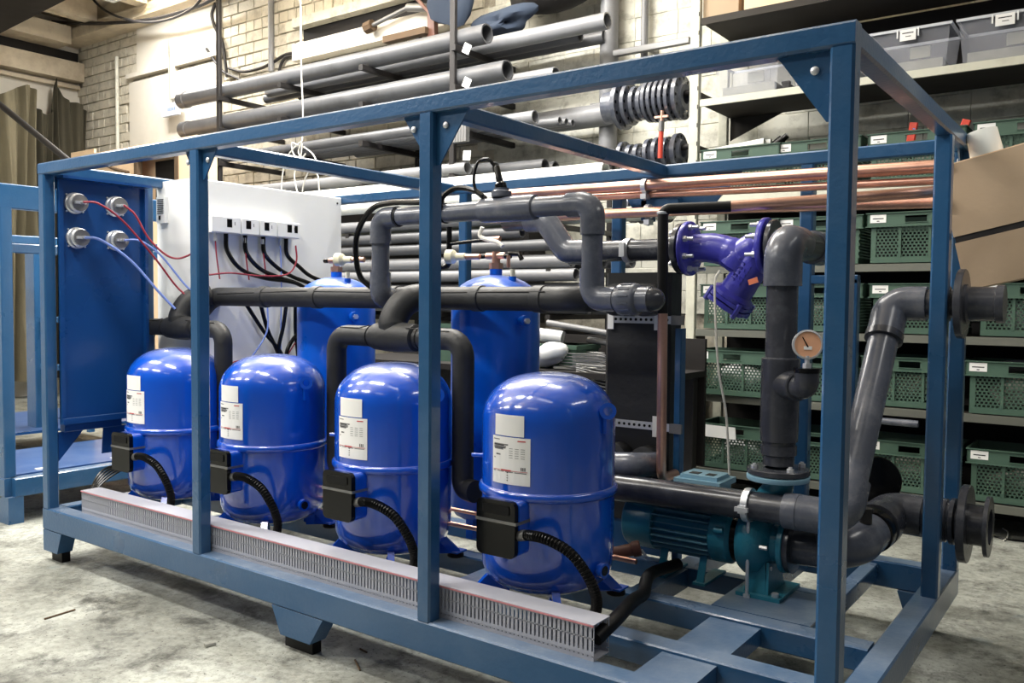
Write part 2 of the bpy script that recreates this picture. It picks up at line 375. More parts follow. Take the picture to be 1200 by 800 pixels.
# dark steel roof beams and slab ribs
bA = at(-60, 70, Z=4.55); bB = at(170, -47, Z=4.55); bd_ = (bB-bA).normalized(); bs = V(bd_.y, -bd_.x, 0)
t = thing('roof_beam', 'big dark steel roof beam crossing the top left corner', 'beam', (bA+bB)/2)
for w_, z0, z1, nm in ((.62, 4.55, 4.58, 'lower_flange'), (.04, 4.58, 4.92, 'web'), (.62, 4.92, 4.95, 'upper_flange')):
    MB().bar(bA+bs*.31+V(0, 0, (z0+z1)/2-4.55), bB+bs*.31+V(0, 0, (z0+z1)/2-4.55), w_, z1-z0, .003).build(nm, BEAMK, t)
struct(MB().box(-11.1, -10.9, 1.0, YW-0.3, 5.1, 5.35).build('trim_5', CEIL))
struct(MB().box(-9.9, -9.7, 1.0, YW-0.3, 5.1, 5.35).build('trim_6', CEIL))

# ---------------------------------------------------------------- lamps of the workshop and added fill lights
def lamp(x, y, z, power, label, rot=0, l=1.4, w=0.3, tilt=0):
    t = thing('ceiling_lamp', label, 'lamp', (x, y, z), 'fluorescent lamps over the shop floor')
    M = Matrix.Translation((x, y, z)) @ Matrix.Rotation(rot, 4, 'Z')
    MB().box(-l/2-0.03, l/2+0.03, -w/2-0.03, w/2+0.03, 0.012, 0.07, M).build('housing', WHITE, t)
    for sx in (-0.4, 0.4):
        MB().cyl(M @ V(sx, 0, 0.07), M @ V(sx, 0, max(0.08, 5.35-z)), 0.006, 6).build('hanger', DARK, t)
    ld = bpy.data.lights.new('tube_light', 'AREA'); ld.shape = 'RECTANGLE'; ld.size = l; ld.size_y = w; ld.energy = power; ld.color = (1.0, 0.98, 0.94)
    lo = bpy.data.objects.new('tube_light', ld); C.objects.link(lo); lo.parent = t; lo.rotation_euler = (0, 0, rot)
    l2 = ld.copy(); l2.energy = power*0.8  # added uplight, brightens the ceiling for soft reflections
    up = bpy.data.objects.new('added_uplight', l2); C.objects.link(up); up.parent = t; up.location = (0, 0, 0.075); up.rotation_euler = (PI, 0, rot)
    return t
PW = 95
for i, (x, y, rt) in enumerate([(-7.4, -0.9, 0), (-5.0, -0.9, 0), (-2.6, -0.9, 0), (-0.6, -1.0, 0), (-6.2, -3.2, 0), (-3.6, -3.2, 0), (-1.2, -3.4, 0), (-8.6, -3.0, 0)]):
    lamp(x, y, 4.1, PW*(0.05 if x > -1.5 else 0.75 if x > -3 else 0.7 if x > -4 else 0.95 if x > -7 else 0.3), ['long white lamp over the second blue skid', 'long white lamp over the left end of the skid', 'long white lamp over the middle of the skid', 'long white lamp above the near corner of the skid', 'lamp in the second row above the left aisle', 'lamp in the second row above the front aisle', 'lamp in the second row behind the viewer', 'farthest left lamp of the second row'][i], rt)
for i, (x, y) in enumerate([(-1.9, 1.7), (-4.6, 1.9), (-7.0, 0.8)]): lamp(x, y, 4.5, (45, 90, 45)[i], 'lamp hanging above the %s of the skid, nearer the pipe rack' % ('right half', 'left half', 'far left')[i])
lamp(-9.2, 3.55, 5.02, 70, 'lamp burning close to the back wall, whitening the plaster', 0, 1.2, 0.2)
lamp(0.8, 1.0, 3.0, 14, 'added fill lamp out of view beyond the right end of the skid', PI/2)  # made-up lamp, added to light the crossbeam sides
lamp(-6.4, 2.7, 4.6, 120, 'lamp above the stored pipes')
lamp(-3.6, 2.6, 4.6, 120, 'lamp above the flange stack')
# ================================================================ MAIN SKID
L, WD, TOP = 4.07, 1.83, 2.08
sk = thing('skid_frame', 'long open frame of blue painted square tube carrying the compressors', 'frame', (-L/2, WD/2, 0))
R0 = BT-0.115
def rail(a, b, w=0.087, h=0.115, name='base_rail', ch=0.006): return MB().bar(a, b, w, h, ch).build(name, FRAME, sk)
zc = (R0+BT)/2
rail((-L, 0.0435, zc), (0, 0.0435, zc)); rail((-L+0.087, WD-0.0435, zc), (-0.087, WD-0.0435, zc))
rail((-0.0435, 0.087, zc), (-0.0435, WD, zc)); rail((-L+0.0435, 0.087, zc), (-L+0.0435, WD, zc))
for y in (0.342, 0.727): MB().bar((-L+0.087, y, BT-0.04), (-0.09, y, BT-0.04), 0.088, 0.08, 0.005).build('inner_rail', FRAME, sk)
MB().bar((-L+0.087, 1.15, BT-0.04), (-0.36, 1.15, BT-0.04), 0.06, 0.08, 0.005).build('inner_rail', FRAME, sk)
for x in (-3.9, -3.2, -2.35, -1.56): MB().box(x-0.05, x+0.05, 0.39, 0.68, BT-0.07, BT-0.012).build('cross_member', FRAME, sk)
for y0, y1 in ((0.088, 0.297), (0.387, 0.682)): MB().box(-0.625, -0.44, y0, y1, BT-0.07, BT-0.012).build('cross_member', FRAME, sk)
for y0, y1 in ((0.772, 1.12), (1.18, 1.74)):
    MB().box(-0.99, -0.91, y0, y1, BT-0.08, BT-0.002).build('cross_member', FRAME, sk)
MB().box(-0.66, -0.30, 0.773, 1.119, BT-0.012, BT).build('pump_plate', FRAME, sk)
MB().bar((-0.62, 0.772, BT-0.05), (-0.62, 1.74, BT-0.05), 0.06, 0.07).build('cross_member', FRAME, sk)
MB().bar((-0.33, 0.772, BT-0.05), (-0.33, 1.74, BT-0.05), 0.06, 0.07).build('cross_member', FRAME, sk)
def post(x, y, z0=BT, z1=TOP-0.06, w=0.06): return MB().bar((x, y, z0), (x, y, z1), w, w, 0.007).build('post', FRAME, sk)
for x in (-0.03, -1.39, -2.71, -L+0.03): post(x, 0.03)
for x in (-0.03, -1.64, -2.675, -L+0.03): post(x, WD-0.03)
post(-0.03, 1.375); post(-0.66, WD-0.03); post(-L+0.03, 0.585)
def top(a, b): MB().bar(a, b, 0.06, 0.06, 0.007).build('top_rail', FRAME, sk)
zt = TOP-0.03
top((-L, 0.03, zt), (0, 0.03, zt)); top((-L, WD-0.03, zt), (0, WD-0.03, zt))
top((-0.03, 0.06, zt), (-0.03, WD-0.06, zt)); top((-L+0.03, 0.06, zt), (-L+0.03, WD-0.06, zt))
for x in (-1.39, -2.77): top((x, 0.06, zt), (x, WD-0.06, zt))
for x in (-0.45, -0.70): MB().bar((x, WD-0.03, BT), (x, WD-0.03, 1.50), 0.045, 0.05).build('back_channel', FRAME, sk)
MB().bar((-0.72, WD-0.03, 1.50), (-0.43, WD-0.03, 1.50), 0.05, 0.04).build('back_channel', FRAME, sk)
# gussets in the upper corners with a bolt each
def gus(x, d, y=0.03, s=0.12, axis='x', z=TOP-0.06):
    if axis == 'x': p = [(x, y-0.003, z), (x+d*s, y-0.003, z), (x+d*s*0.92, y-0.003, z-0.012), (x+d*0.012, y-0.003, z-s*1.25), (x, y-0.003, z-s*1.25)]; e = (0, 0.006, 0); bc = (x+d*0.042, y-0.004, z-0.045); ax = (0, -1, 0)
    else: p = [(x-0.003, y, z), (x-0.003, y+d*s, z), (x-0.003, y+d*s*0.92, z-0.012), (x-0.003, y+d*0.012, z-s*1.25), (x-0.003, y, z-s*1.25)]; e = (0.006, 0, 0); bc = (x-0.004, y+d*0.042, z-0.045); ax = (-1, 0, 0)
    g = MB().prism(p, e).build('gusset', FRAME, sk)
    MB().lathe([(0.011, 0), (0.011, 0.005), (0.006, 0.008)], bc, ax, 12).build('bolt', STEEL, g)
gus(-0.06, -1, s=0.14); gus(-1.42, -1, s=0.09); gus(-1.36, 1, s=0.14); gus(-2.74, -1, s=0.06); gus(-2.68, 1, s=0.10)
gus(-L+0.03, 1, y=0.06, axis='y', s=0.06); gus(-0.03, -1, y=WD-0.06, axis='y', s=0.10); gus(-0.03, 1, y=0.06, axis='y', s=0.05)
MB().prism([(-1.66, WD-0.02, TOP-0.06), (-0.98, WD-0.02, TOP-0.06), (-1.14, WD-0.02, TOP-0.23), (-1.55, WD-0.02, TOP-0.23)], (0, 0.008, 0)).build('gusset', FRAME, sk)
# support feet
def foot(x0, x1, y, rub=True, d=1):
    s = (x1-x0)
    f = MB().prism([(x0, y-0.0, R0), (x1, y, R0), (x1-s*0.24, y, 0.055), (x0+s*(0.18 if d else 0.02), y, 0.055)], (0, 0.08, 0)).build('foot', FRAME, sk)
    MB().box(x0+s*0.16, x1-s*0.3, y+0.03, y+0.075, 0.0, 0.055).build('rubber_pad', RUBBER, f)
foot(-L, -L+0.19, 0.0, d=0); foot(-2.20, -1.90, 0.0); foot(-0.34, -0.04, 0.0)
foot(-L, -L+0.19, WD-0.09, d=0); foot(-2.20, -1.90, WD-0.09); foot(-0.22, -0.02, WD-0.1)
# end panel with the four threaded glands
ep = thing('end_panel', 'blue sheet panel with four round metal glands at the left end', 'panel', (-L+0.1, 0.3, 0.72))
MB().box(-4.0, -3.992, 0.062, 0.553, 0.74, 2.017).build('sheet', PANEL, ep)
MB().box(-4.0, -3.96, 0.062, 0.553, 0.72, 0.75).build('lower_flange', PANEL, ep)
MB().box(-4.0, -3.93, 0.062, 0.553, 2.005, 2.019).build('upper_flange', PANEL, ep)
MB().box(-4.0, -3.975, 0.062, 0.085, 0.75, 2.0).build('side_flange', PANEL, ep)
MB().box(-4.0, -3.965, 0.535, 0.553, 0.75, 2.0).build('side_flange', PANEL, ep)
MB().bar((-4.02, 0.085, 0.70), (-4.02, 0.40, 0.70), 0.05, 0.05).build('lower_rail', PANEL, ep)
MB().prism([(-4.03, 0.065, 0.675), (-4.03, 0.20, 0.675), (-4.03, 0.065, 0.52)], (0.006, 0, 0)).build('bracket_plate', PANEL, ep)
MB().prism([(-4.03, 0.31, 0.675), (-4.03, 0.44, 0.675), (-4.03, 0.50, 0.53), (-4.03, 0.30, 0.53)], (0.006, 0, 0)).build('bracket_plate', PANEL, ep)
GL = [(0.150, 1.884), (0.372, 1.888), (0.157, 1.702), (0.374, 1.702)]
for y, z in GL:
    g = MB().lathe([(0.056, 0), (0.056, 0.012), (0.050, 0.018), (0.050, 0.045), (0.044, 0.05), (0.044, 0.06)], (-3.992, y, z), (1, 0, 0), 28).build('gland', STEEL, ep)
    MB().lathe([(0.043, 0), (0.043, 0.004)], (-3.932, y, z), (1, 0, 0), 24).build('gland_face', DSTEEL, g)
    MB().box(-3.93, -3.915, y-0.032, y+0.025, z-0.007, z+0.007).cyl((-3.928, y, z), (-3.90, y, z), 0.009, 10).build('clamp_screw', STEEL, g)
    mb = MB()
    for k in range(4): a = PI/4+k*PI/2; mb.cyl((-3.992, y+0.062*math.cos(a), z+0.062*math.sin(a)), (-3.984, y+0.062*math.cos(a), z+0.062*math.sin(a)), 0.005, 8)
    mb.build('small_screws', STEEL, g)

# ---------------------------------------------------------------- white electric cabinet
cb = thing('electric_cabinet', 'white sheet metal electric cabinet with a row of pressure switches', 'cabinet', (-3.885, 1.24, 0.36))
MB().bar((-3.885, 0.673, 1.22), (-3.885, 1.765, 1.22), 0.37, 1.68, 0.006).build('body', WHITE, cb)
MB().box(-4.05, -3.72, 0.72, 0.78, BT, 0.38).box(-4.05, -3.72, 1.66, 1.72, BT, 0.38).build('plinth', DARK, cb)
MB().cyl((-3.70, 1.73, 2.02), (-3.695, 1.73, 2.02), 0.006, 8).cyl((-3.70, 1.73, 1.35), (-3.695, 1.73, 1.35), 0.006, 8).build('screws', DARK, cb)
lv = MB().box(-4.04, -3.955, 0.650, 0.673, 1.82, 1.97).build('thermostat', WHITE, cb)
mb = MB()
for k in range(8): mb.box(-4.028, -3.967, 0.647, 0.651, 1.875+k*0.011, 1.879+k*0.011)
mb.build('louver_slots', DARK, lv)
MB().box(-4.012, -3.998, 0.646, 0.651, 1.838, 1.862).build('knob', BLACK, lv)
SWY = [(0.735, 0.925), (0.935, 1.055), (1.063, 1.185), (1.192, 1.355)]
SWC = []
for k, (ya, yb) in enumerate(SWY):
    s = MB().bar((-3.665, ya, 1.809), (-3.665, yb, 1.809), 0.07, 0.096, 0.006).build('pressure_switch', WHITE, cb)
    yc = yb-0.075
    MB().box(-3.631, -3.629, yc-0.017, yc+0.017, 1.795, 1.842).build('scale_window', BLACK, s)
    MB().box(-3.631, -3.6295, yc+0.034, yc+0.039, 1.808, 1.828).build('mark', PRINT, s)
    n = MB().cyl((-3.665, ya+0.045, 1.765), (-3.665, ya+0.045, 1.735), 0.009, 8).cyl((-3.665, ya+0.045, 1.745), (-3.665, ya+0.045, 1.715), 0.013, 6).build('capillary_nut', STEEL, s)
    SWC.append((ya+0.045, yc))
MB().box(-3.631, -3.629, 1.318, 1.342, 1.795, 1.84).build('scale_window', BLACK, cb)
# black cables falling from the switches
for k, (ya, yc) in enumerate(SWC):
    e = k*0.055
    cable('switch_cable', [(-3.665, yc+0.0, 1.76), (-3.665, yc+0.01, 1.66), (-3.66, yc+0.10, 1.56+0.01*k), (-3.655, yc+0.26-e*0.4, 1.515+0.006*k), (-3.65, max(1.36, yc+0.36)+0.02*k, 1.485-0.008*k), (-3.63, 1.47+0.03*k, 1.38), (-3.64, 1.50+0.03*k, 1.20)], 0.013, BLACK, 'thick black cable looping down from the %s pressure switch' % ('leftmost', 'second', 'third', 'right-hand')[k], 'cable', 'black cables below the pressure switches')
lows = [((-3.66, 0.98, 1.36), (-3.655, 1.10, 1.2), (-3.63, 1.22, 1.05), (-3.62, 1.25, 0.9)), ((-3.655, 1.08, 1.36), (-3.65, 1.13, 1.2), (-3.64, 1.20, 1.05), (-3.63, 1.22, 0.85)), ((-3.65, 1.27, 1.36), (-3.645, 1.24, 1.22), (-3.63, 1.19, 1.08), (-3.62, 1.17, 0.9)), ((-3.65, 1.47, 1.30), (-3.64, 1.37, 1.2), (-3.63, 1.26, 1.08), (-3.61, 1.23, 0.9)), ((-3.65, 1.34, 1.38), (-3.65, 1.34, 1.2), (-3.64, 1.35, 1.05), (-3.64, 1.38, 0.85))]
for k, l in enumerate(lows): cable('cabinet_cable', l, 0.012, BLACK, 'black cable running down the white cabinet under the foam pipe, %s' % ('leftmost', 'second from the left', 'third from the left', 'slanting back to the bundle', 'beside the tall tank')[k], 'cable')
for k, (ya, yc) in enumerate(SWC):
    cable('capillary', [(-3.665, ya, 1.715), (-3.66, ya+0.005, 1.62), (-3.655, ya+0.02, 1.50)] if k != 3 else [(-3.665, ya, 1.72), (-3.65, ya-0.005, 1.5), (-3.65, ya-0.01, 1.2), (-3.64, ya-0.02, 1.0)], 0.004, WRED if k != 3 else WBLUE, '%s thin capillary below the %s pressure switch' % ('red' if k < 3 else 'blue', ('leftmost', 'second', 'third', 'right-hand')[k]), 'wire')
cable('red_wire', [(-3.64, 1.335, 1.72), (-3.63, 1.33, 1.62), (-3.62, 1.25, 1.54), (-3.62, 1.05, 1.525), (-3.62, 0.85, 1.535), (-3.62, 0.70, 1.52)], 0.005, WRED, 'red and black wire sagging across the front of the white cabinet', 'wire')
cable('red_wire', [(-3.64, 1.33, 1.12), (-3.63, 1.22, 1.02), (-3.63, 1.05, 1.0), (-3.63, 0.9, 1.03), (-3.63, 0.75, 0.97)], 0.004, WRED, 'dark red wire low on the white cabinet', 'wire')
cable('blue_wire', [(-3.64, 1.12, 1.36), (-3.62, 1.10, 1.2), (-3.61, 1.0, 1.07), (-3.6, 0.93, 1.03)], 0.005, WBLUE, 'blue wire curving behind the foam pipe on the cabinet', 'wire')
cable('blue_wire', [(-3.6, 0.93, 1.04), (-3.6, 1.02, 1.0), (-3.6, 1.12, 0.95)], 0.005, WBLUE, 'pale blue wire leading down right on the cabinet', 'wire')
# four thin wires from the glands
cable('gland_wire', [(-3.90, 0.150, 1.886), (-3.86, 0.21, 1.88), (-3.84, 0.33, 1.80), (-3.80, 0.48, 1.62), (-3.76, 0.58, 1.47), (-3.72, 0.62, 1.41)], 0.0055, WRED, 'red wire from the upper left gland', 'wire')
cable('gland_wire', [(-3.90, 0.372, 1.89), (-3.87, 0.42, 1.84), (-3.83, 0.47, 1.72), (-3.78, 0.54, 1.63), (-3.74, 0.60, 1.61), (-3.68, 0.665, 1.65), (-3.66, 0.72, 1.70)], 0.0055, WRED, 'dark red wire from the upper right gland', 'wire')
cable('gland_wire', [(-3.90, 0.157, 1.702), (-3.86, 0.22, 1.69), (-3.82, 0.36, 1.59), (-3.76, 0.49, 1.42), (-3.72, 0.56, 1.33)], 0.007, WBLUE, 'light blue wire from the lower left gland', 'wire')
cable('gland_wire', [(-3.90, 0.374, 1.702), (-3.86, 0.44, 1.70), (-3.80, 0.52, 1.63), (-3.74, 0.62, 1.48), (-3.70, 0.66, 1.42)], 0.0055, WBLUE, 'light blue wire from the lower right gland', 'wire')

# ---------------------------------------------------------------- slotted cable duct on the front rail
cdct = thing('cable_duct', 'light grey slotted cable duct lying along the front rail', 'cable duct', (-2.28, 0.11, BT))
X0, X1, Y0, Y1, Z0, Z1 = -3.80, -0.745, 0.067, 0.162, BT, 0.396
MB().box(X0, X1, Y0, Y1, Z0, Z0+0.003).build('duct_floor', DUCT, cdct)
MB().box(X0, X1, Y0-0.003, Y1+0.003, Z1-0.003, Z1).build('lid', DUCT, cdct)
MB().box(X0, X1, Y0-0.0045, Y0-0.002, Z1-0.007, Z1-0.002).build('red_edge', DUCTR, cdct)
for yy, nm in ((Y0, 'front_fingers'), (Y1-0.003, 'back_fingers')):
    mb = MB().box(X0, X1, yy, yy+0.003, Z0+0.003, Z0+0.012).box(X0, X1, yy, yy+0.003, Z0+0.017, Z0+0.03).box(X0, X1, yy, yy+0.003, Z0+0.068, Z0+0.0715).box(X0, X1, yy, yy+0.003, Z1-0.012, Z1-0.003)
    n = int((X1-X0)/0.0165)
    for k in range(n+1): x = X0+k*0.0165; mb.box(x, min(x+0.0100, X1), yy, yy+0.003, Z0+0.03, Z1-0.012)
    for k in range(n): x = X0+k*0.0165; mb.box(x, x+0.0115, yy, yy+0.003, Z0+0.011, Z0+0.018)
    mb.build(nm, DUCT, cdct, kind='stuff')
MB().box(X0, X0+0.003, Y0, Y1, Z0, Z1-0.003).build('end_cap', DUCT, cdct)

# ---------------------------------------------------------------- compressors
CX, CY = -1.187, 0.47
cp = thing('compressor', 'nearest blue hermetic compressor, in front of the tall right-hand tank', 'compressor', (CX, CY, BT), 'blue compressors standing in a row on the skid')
zb = BT
prof = [(0.0001, .052), (.10, .054), (.165, .062), (.205, .080), (.232, .106), (.244, .14), (.247, .19), (.2475, .42), (.2475, .62), (.2475, .672)]
for k in range(1, 19): a = k/18*PI/2; prof.append((max(.0001, .2475*math.cos(a)**.80), .676+.171*math.sin(a)**1.0))
sh = MB().lathe(prof, (CX, CY, zb), (0, 0, 1), 64).build('shell', SHELL, cp)
MB().lathe([(.246, .408), (.254, .411), (.259, .418), (.259, .432), (.254, .440), (.246, .443)], (CX, CY, zb), (0, 0, 1), 64).build('band', SHELL, cp)
def dg(a): return math.radians(a)
MB().patch((CX, CY), .2485, dg(-105.5), dg(-76.5), .918, .992).build('sticker', LABEL, cp)
np_ = MB().patch((CX, CY), .2485, dg(-108.5), dg(-71), .748, .914).build('nameplate', LABEL, cp)
pr_ = MB()
for z0, z1, a0, a1 in ((.902, .905, -107, -100), (.884, .889, -106.5, -91), (.877, .881, -106.5, -93), (.868, .873, -106, -96), (.848, .853, -104, -99), (.836, .840, -106.5, -105), (.790, .793, -107, -74)):
    pr_.patch((CX, CY), .2501, dg(a0), dg(a1), z0, z1, 4, .0004)
for k in range(5):
    for j in range(3): pr_.patch((CX, CY), .2501, dg(-90+j*5.5), dg(-86.5+j*5.5), .842+k*.008, .8435+k*.008, 2, .0004)
pr_.build('small_print', PRINT, np_)
kb = MB()
for z0, z1, a0, a1 in ((.882, .886, -106.5, -95), (.873, .876, -106.5, -93.5), (.849, .852, -103.5, -101)): kb.patch((CX, CY), .2503, dg(a0), dg(a1), z0, z1, 3, .0004)
for k in range(4): kb.patch((CX, CY), .2503, dg(-92), dg(-91), .760+k*.009, .764+k*.009, 1, .0004)
for k in range(3): kb.patch((CX, CY), .2503, dg(-79+k*1.6), dg(-78.2+k*1.6), .800, .812, 1, .0004)
kb.build('black_print', PRINTK, np_)
MB().patch((CX, CY), .2503, dg(-107), dg(-73), .7955, .797, 6, .0004).patch((CX, CY), .2503, dg(-98), dg(-88), .794, .799, 3, .0004).patch((CX, CY), .2503, dg(-82), dg(-75), .901, .905, 2, .0004).build('red_print', PRINTR, np_)
def rrect(x0, x1, z0, z1, r, y, n=5):
    p = []
    for cx, cz, a in ((x1-r, z1-r, 0), (x0+r, z1-r, 90), (x0+r, z0+r, 180), (x1-r, z0+r, 270)):
        for k in range(n): b = dg(a+90*k/(n-1)); p.append((cx+r*math.cos(b), y, cz+r*math.sin(b)))
    return p
# terminal box
tb = MB().prism([(a_, .176, c_) for a_, b_, c_ in rrect(CX-.086, CX+.079, .512, .700, .02, 0)], (0, .12, 0)).build('terminal_box', SHELL, cp)
cv = MB(); 
cv.prism(rrect(CX-.091, CX+.074, .508, .704, .022, .155), (0, .022, 0)).build('box_cover', BLACK, tb)
MB().prism(rrect(CX-.063, CX+.052, .655, .688, .008, .1515), (0, .0035, 0)).build('cover_recess', RUBBER, tb)
MB().box(CX-.094, CX+.082, .152, .1545, .626, .636).box(CX+.079, CX+.0815, .152, .245, .626, .636).build('strap', DSTEEL, tb)
# conduit from the box into the duct
pp = spline([(CX+.07, .185, .586), (CX+.125, .178, .597), (CX+.20, .172, .596), (CX+.285, .176, .566), (CX+.348, .182, .502), (CX+.375, .19, .44), (CX+.378, .19, .40), (CX+.37, .188, .375)], 14)
cdt = MB().tube(pp, 0.0165, 14).build('conduit', BLACK, cp)
mb = MB(); acc = 0; last = pp[0]
for i in range(8, len(pp)-1):
    acc += (pp[i]-last).length; last = pp[i]
    if acc > 0.0075: mb.lathe([(0.016, -0.0022), (0.0192, 0), (0.016, 0.0022)], pp[i], pp[i+1]-pp[i-1], 12); acc = 0
for i in range(18, len(pp)-1):
    q = pp[i].lerp(pp[i+1], .5); mb.lathe([(0.016, -0.002), (0.0190, 0), (0.016, 0.002)], q, pp[i+1]-pp[i], 12)
mb.build('corrugation', RUBBER, cdt)
MB().tube(pp[:10], 0.0195, 12).build('conduit_gland', DSTEEL, cdt)
# lifting lug, sight port, suction port, feet
lg = MB()
c0 = V(CX+.251, CY-.01, .975)
lg.box(CX+.2475, CX+.262, CY-.028, CY-.008, .925, .985); lg.lathe([(.016, -.005), (.030, -.005), (.030, .005), (.016, .005), (.016, -.005)], (CX+.262, CY-.02, 1.005), (.55, -.75, .1), 20)
lg.build('lifting_lug', SHELL, cp)
MB().lathe([(.02, 0), (.02, .012), (.027, .012), (.027, .03), (.018, .03), (.017, .02), (.0001, .02)], (CX+.243*math.cos(dg(-8)), CY+.243*math.sin(dg(-8)), .44), (1, -.14, 0), 20).build('sight_port', SHELL, cp)
MB().cyl((CX+.268*math.cos(dg(-8)), CY+.268*math.sin(dg(-8)), .44), (CX+.2745*math.cos(dg(-8)), CY+.2745*math.sin(dg(-8)), .44), .017, 16).build('sight_glass', GLASSY, cp)
MB().lathe([(.035, 0), (.035, .05), (.042, .05), (.042, .09)], (CX-.235, CY+.05, .60), (-1, .1, 0), 20).build('suction_port', SHELL, cp)
MB().cyl((CX-.24, CY-.08, .80), (CX-.285, CY-.10, .80), .008, 10).build('service_valve', SHELL, cp)
for sx in (-1, 1):
    for sy in (-1, 1):
        px, py = CX+sx*.19, CY+sy*.19
        f = MB().prism([(px-sx*.085, py-sy*.085, .40), (px-sx*.03, py-sy*.03, .372), (px+sx*.012, py+sy*.012, .312), (px+sx*.012, py+sy*.012, .302), (px-sx*.08, py-sy*.08, .302)], (sy*.02, -sx*.02, 0))
        f.box(px-.035, px+.035, py-.035, py+.035, .302, .309).prism([(px-sx*.085, py-sy*.085, .40), (px-sx*.02+sy*.03, py-sy*.02-sx*.03, .31), (px-sx*.09, py-sy*.09, .31)], (sy*.004, -sx*.004, 0))
        f = f.build('foot', SHELL, cp)
        MB().lathe([(.034, .28), (.037, .285), (.034, .302)], (px, py, 0), (0, 0, 1), 16).build('rubber_mount', RUBBER, f)
        MB().cyl((px, py, .309), (px, py, .319), .013, 6, False).build('bolt', STEEL, f)
for dx, lb in ((-1.98, 'second blue compressor from the right, behind the centre post'), (-2.775, 'third blue compressor from the right, between two posts'), (-3.572, 'farthest blue compressor at the left, partly behind a post')):
    copy_tree(cp, (dx-CX, 0, 0), lb)
# ================================================================ RECEIVERS
def receiver(cx, cy, label):
    t = thing('receiver_tank', label, 'tank', (cx, cy, BT), 'tall blue tanks behind the compressors')
    prof = [(.0001, .04), (.12, .05), (.19, .09), (.213, .14), (.213, 1.10)]
    for k in range(1, 10): a = k/9*PI/2; prof.append((.213*math.cos(a)+.0001, 1.10+.135*math.sin(a)))
    MB().lathe(prof, (cx, cy, BT), (0, 0, 1), 56).build('shell', RECV, t)
    MB().cyl((cx, cy, BT+1.225), (cx, cy, BT+1.262), .030, 20).build('neck', RECV, t)
    for a in (30, 150, 270): MB().box(cx+.17*math.cos(dg(a))-.02, cx+.17*math.cos(dg(a))+.02, cy+.17*math.sin(dg(a))-.02, cy+.17*math.sin(dg(a))+.02, BT, BT+.12).build('leg', RECV, t)
    v = MB().cyl((cx, cy, BT+1.262), (cx, cy, BT+1.29), .034, 6, False).cyl((cx, cy, BT+1.29), (cx, cy, BT+1.345), .02, 14).cyl((cx-.055, cy, BT+1.325), (cx+.055, cy, BT+1.325), .016, 14).build('copper_valve', COPPER, t)
    MB().cyl((cx-.095, cy, BT+1.325), (cx-.055, cy, BT+1.325), .013, 10).cyl((cx+.055, cy, BT+1.325), (cx+.085, cy, BT+1.325), .016, 8).build('valve_stem', BLACK, v)
    MB().cyl((cx+.12, cy-.03, BT+1.17), (cx+.12, cy-.03, BT+1.225), .018, 14).build('small_boss', RECV, t)
    MB().cyl((cx+.12, cy-.03, BT+1.225), (cx+.12, cy-.03, BT+1.26), .012, 10).build('boss_cap', CREAMP, t)
    MB().lathe([(.02, 0), (.02, .03), (.026, .03), (.026, .05)], (cx+.195, cy-.07, BT+1.02), (1, -.4, 0), 16).build('sight_port', RECV, t)
    MB().cyl((cx+.24, cy-.088, BT+1.02), (cx+.255, cy-.094, BT+1.02), .014, 6, False).build('port_plug', STEEL, t)
    return t
r1 = receiver(-3.02, 1.10, 'tall blue tank beside the white cabinet, behind two compressors')
r2 = receiver(-1.915, 1.10, 'tall blue tank behind the nearest compressor, right of the centre post')
def gauge_knob(c, lb):
    t = thing('sensor_plug', lb, 'sensor', c, 'cream sensors beside the tank valves')
    c = V(c)
    MB().lathe([(.012, 0), (.018, .004), (.018, .05), (.026, .055), (.034, .065), (.034, .10), (.024, .102), (.022, .09)], c, (-1, -.25, .02), 18).build('cream_body', CREAMP, t)
    MB().cyl(c, c+V(.07, .018, 0), .014, 12).build('copper_stub', COPPER, t)
gauge_knob((-2.79, 1.0, 1.60), 'cream plastic sensor left of the grey vertical pipe')
gauge_knob((-2.02, 1.0, 1.598), 'cream plastic sensor over the right-hand tall tank')

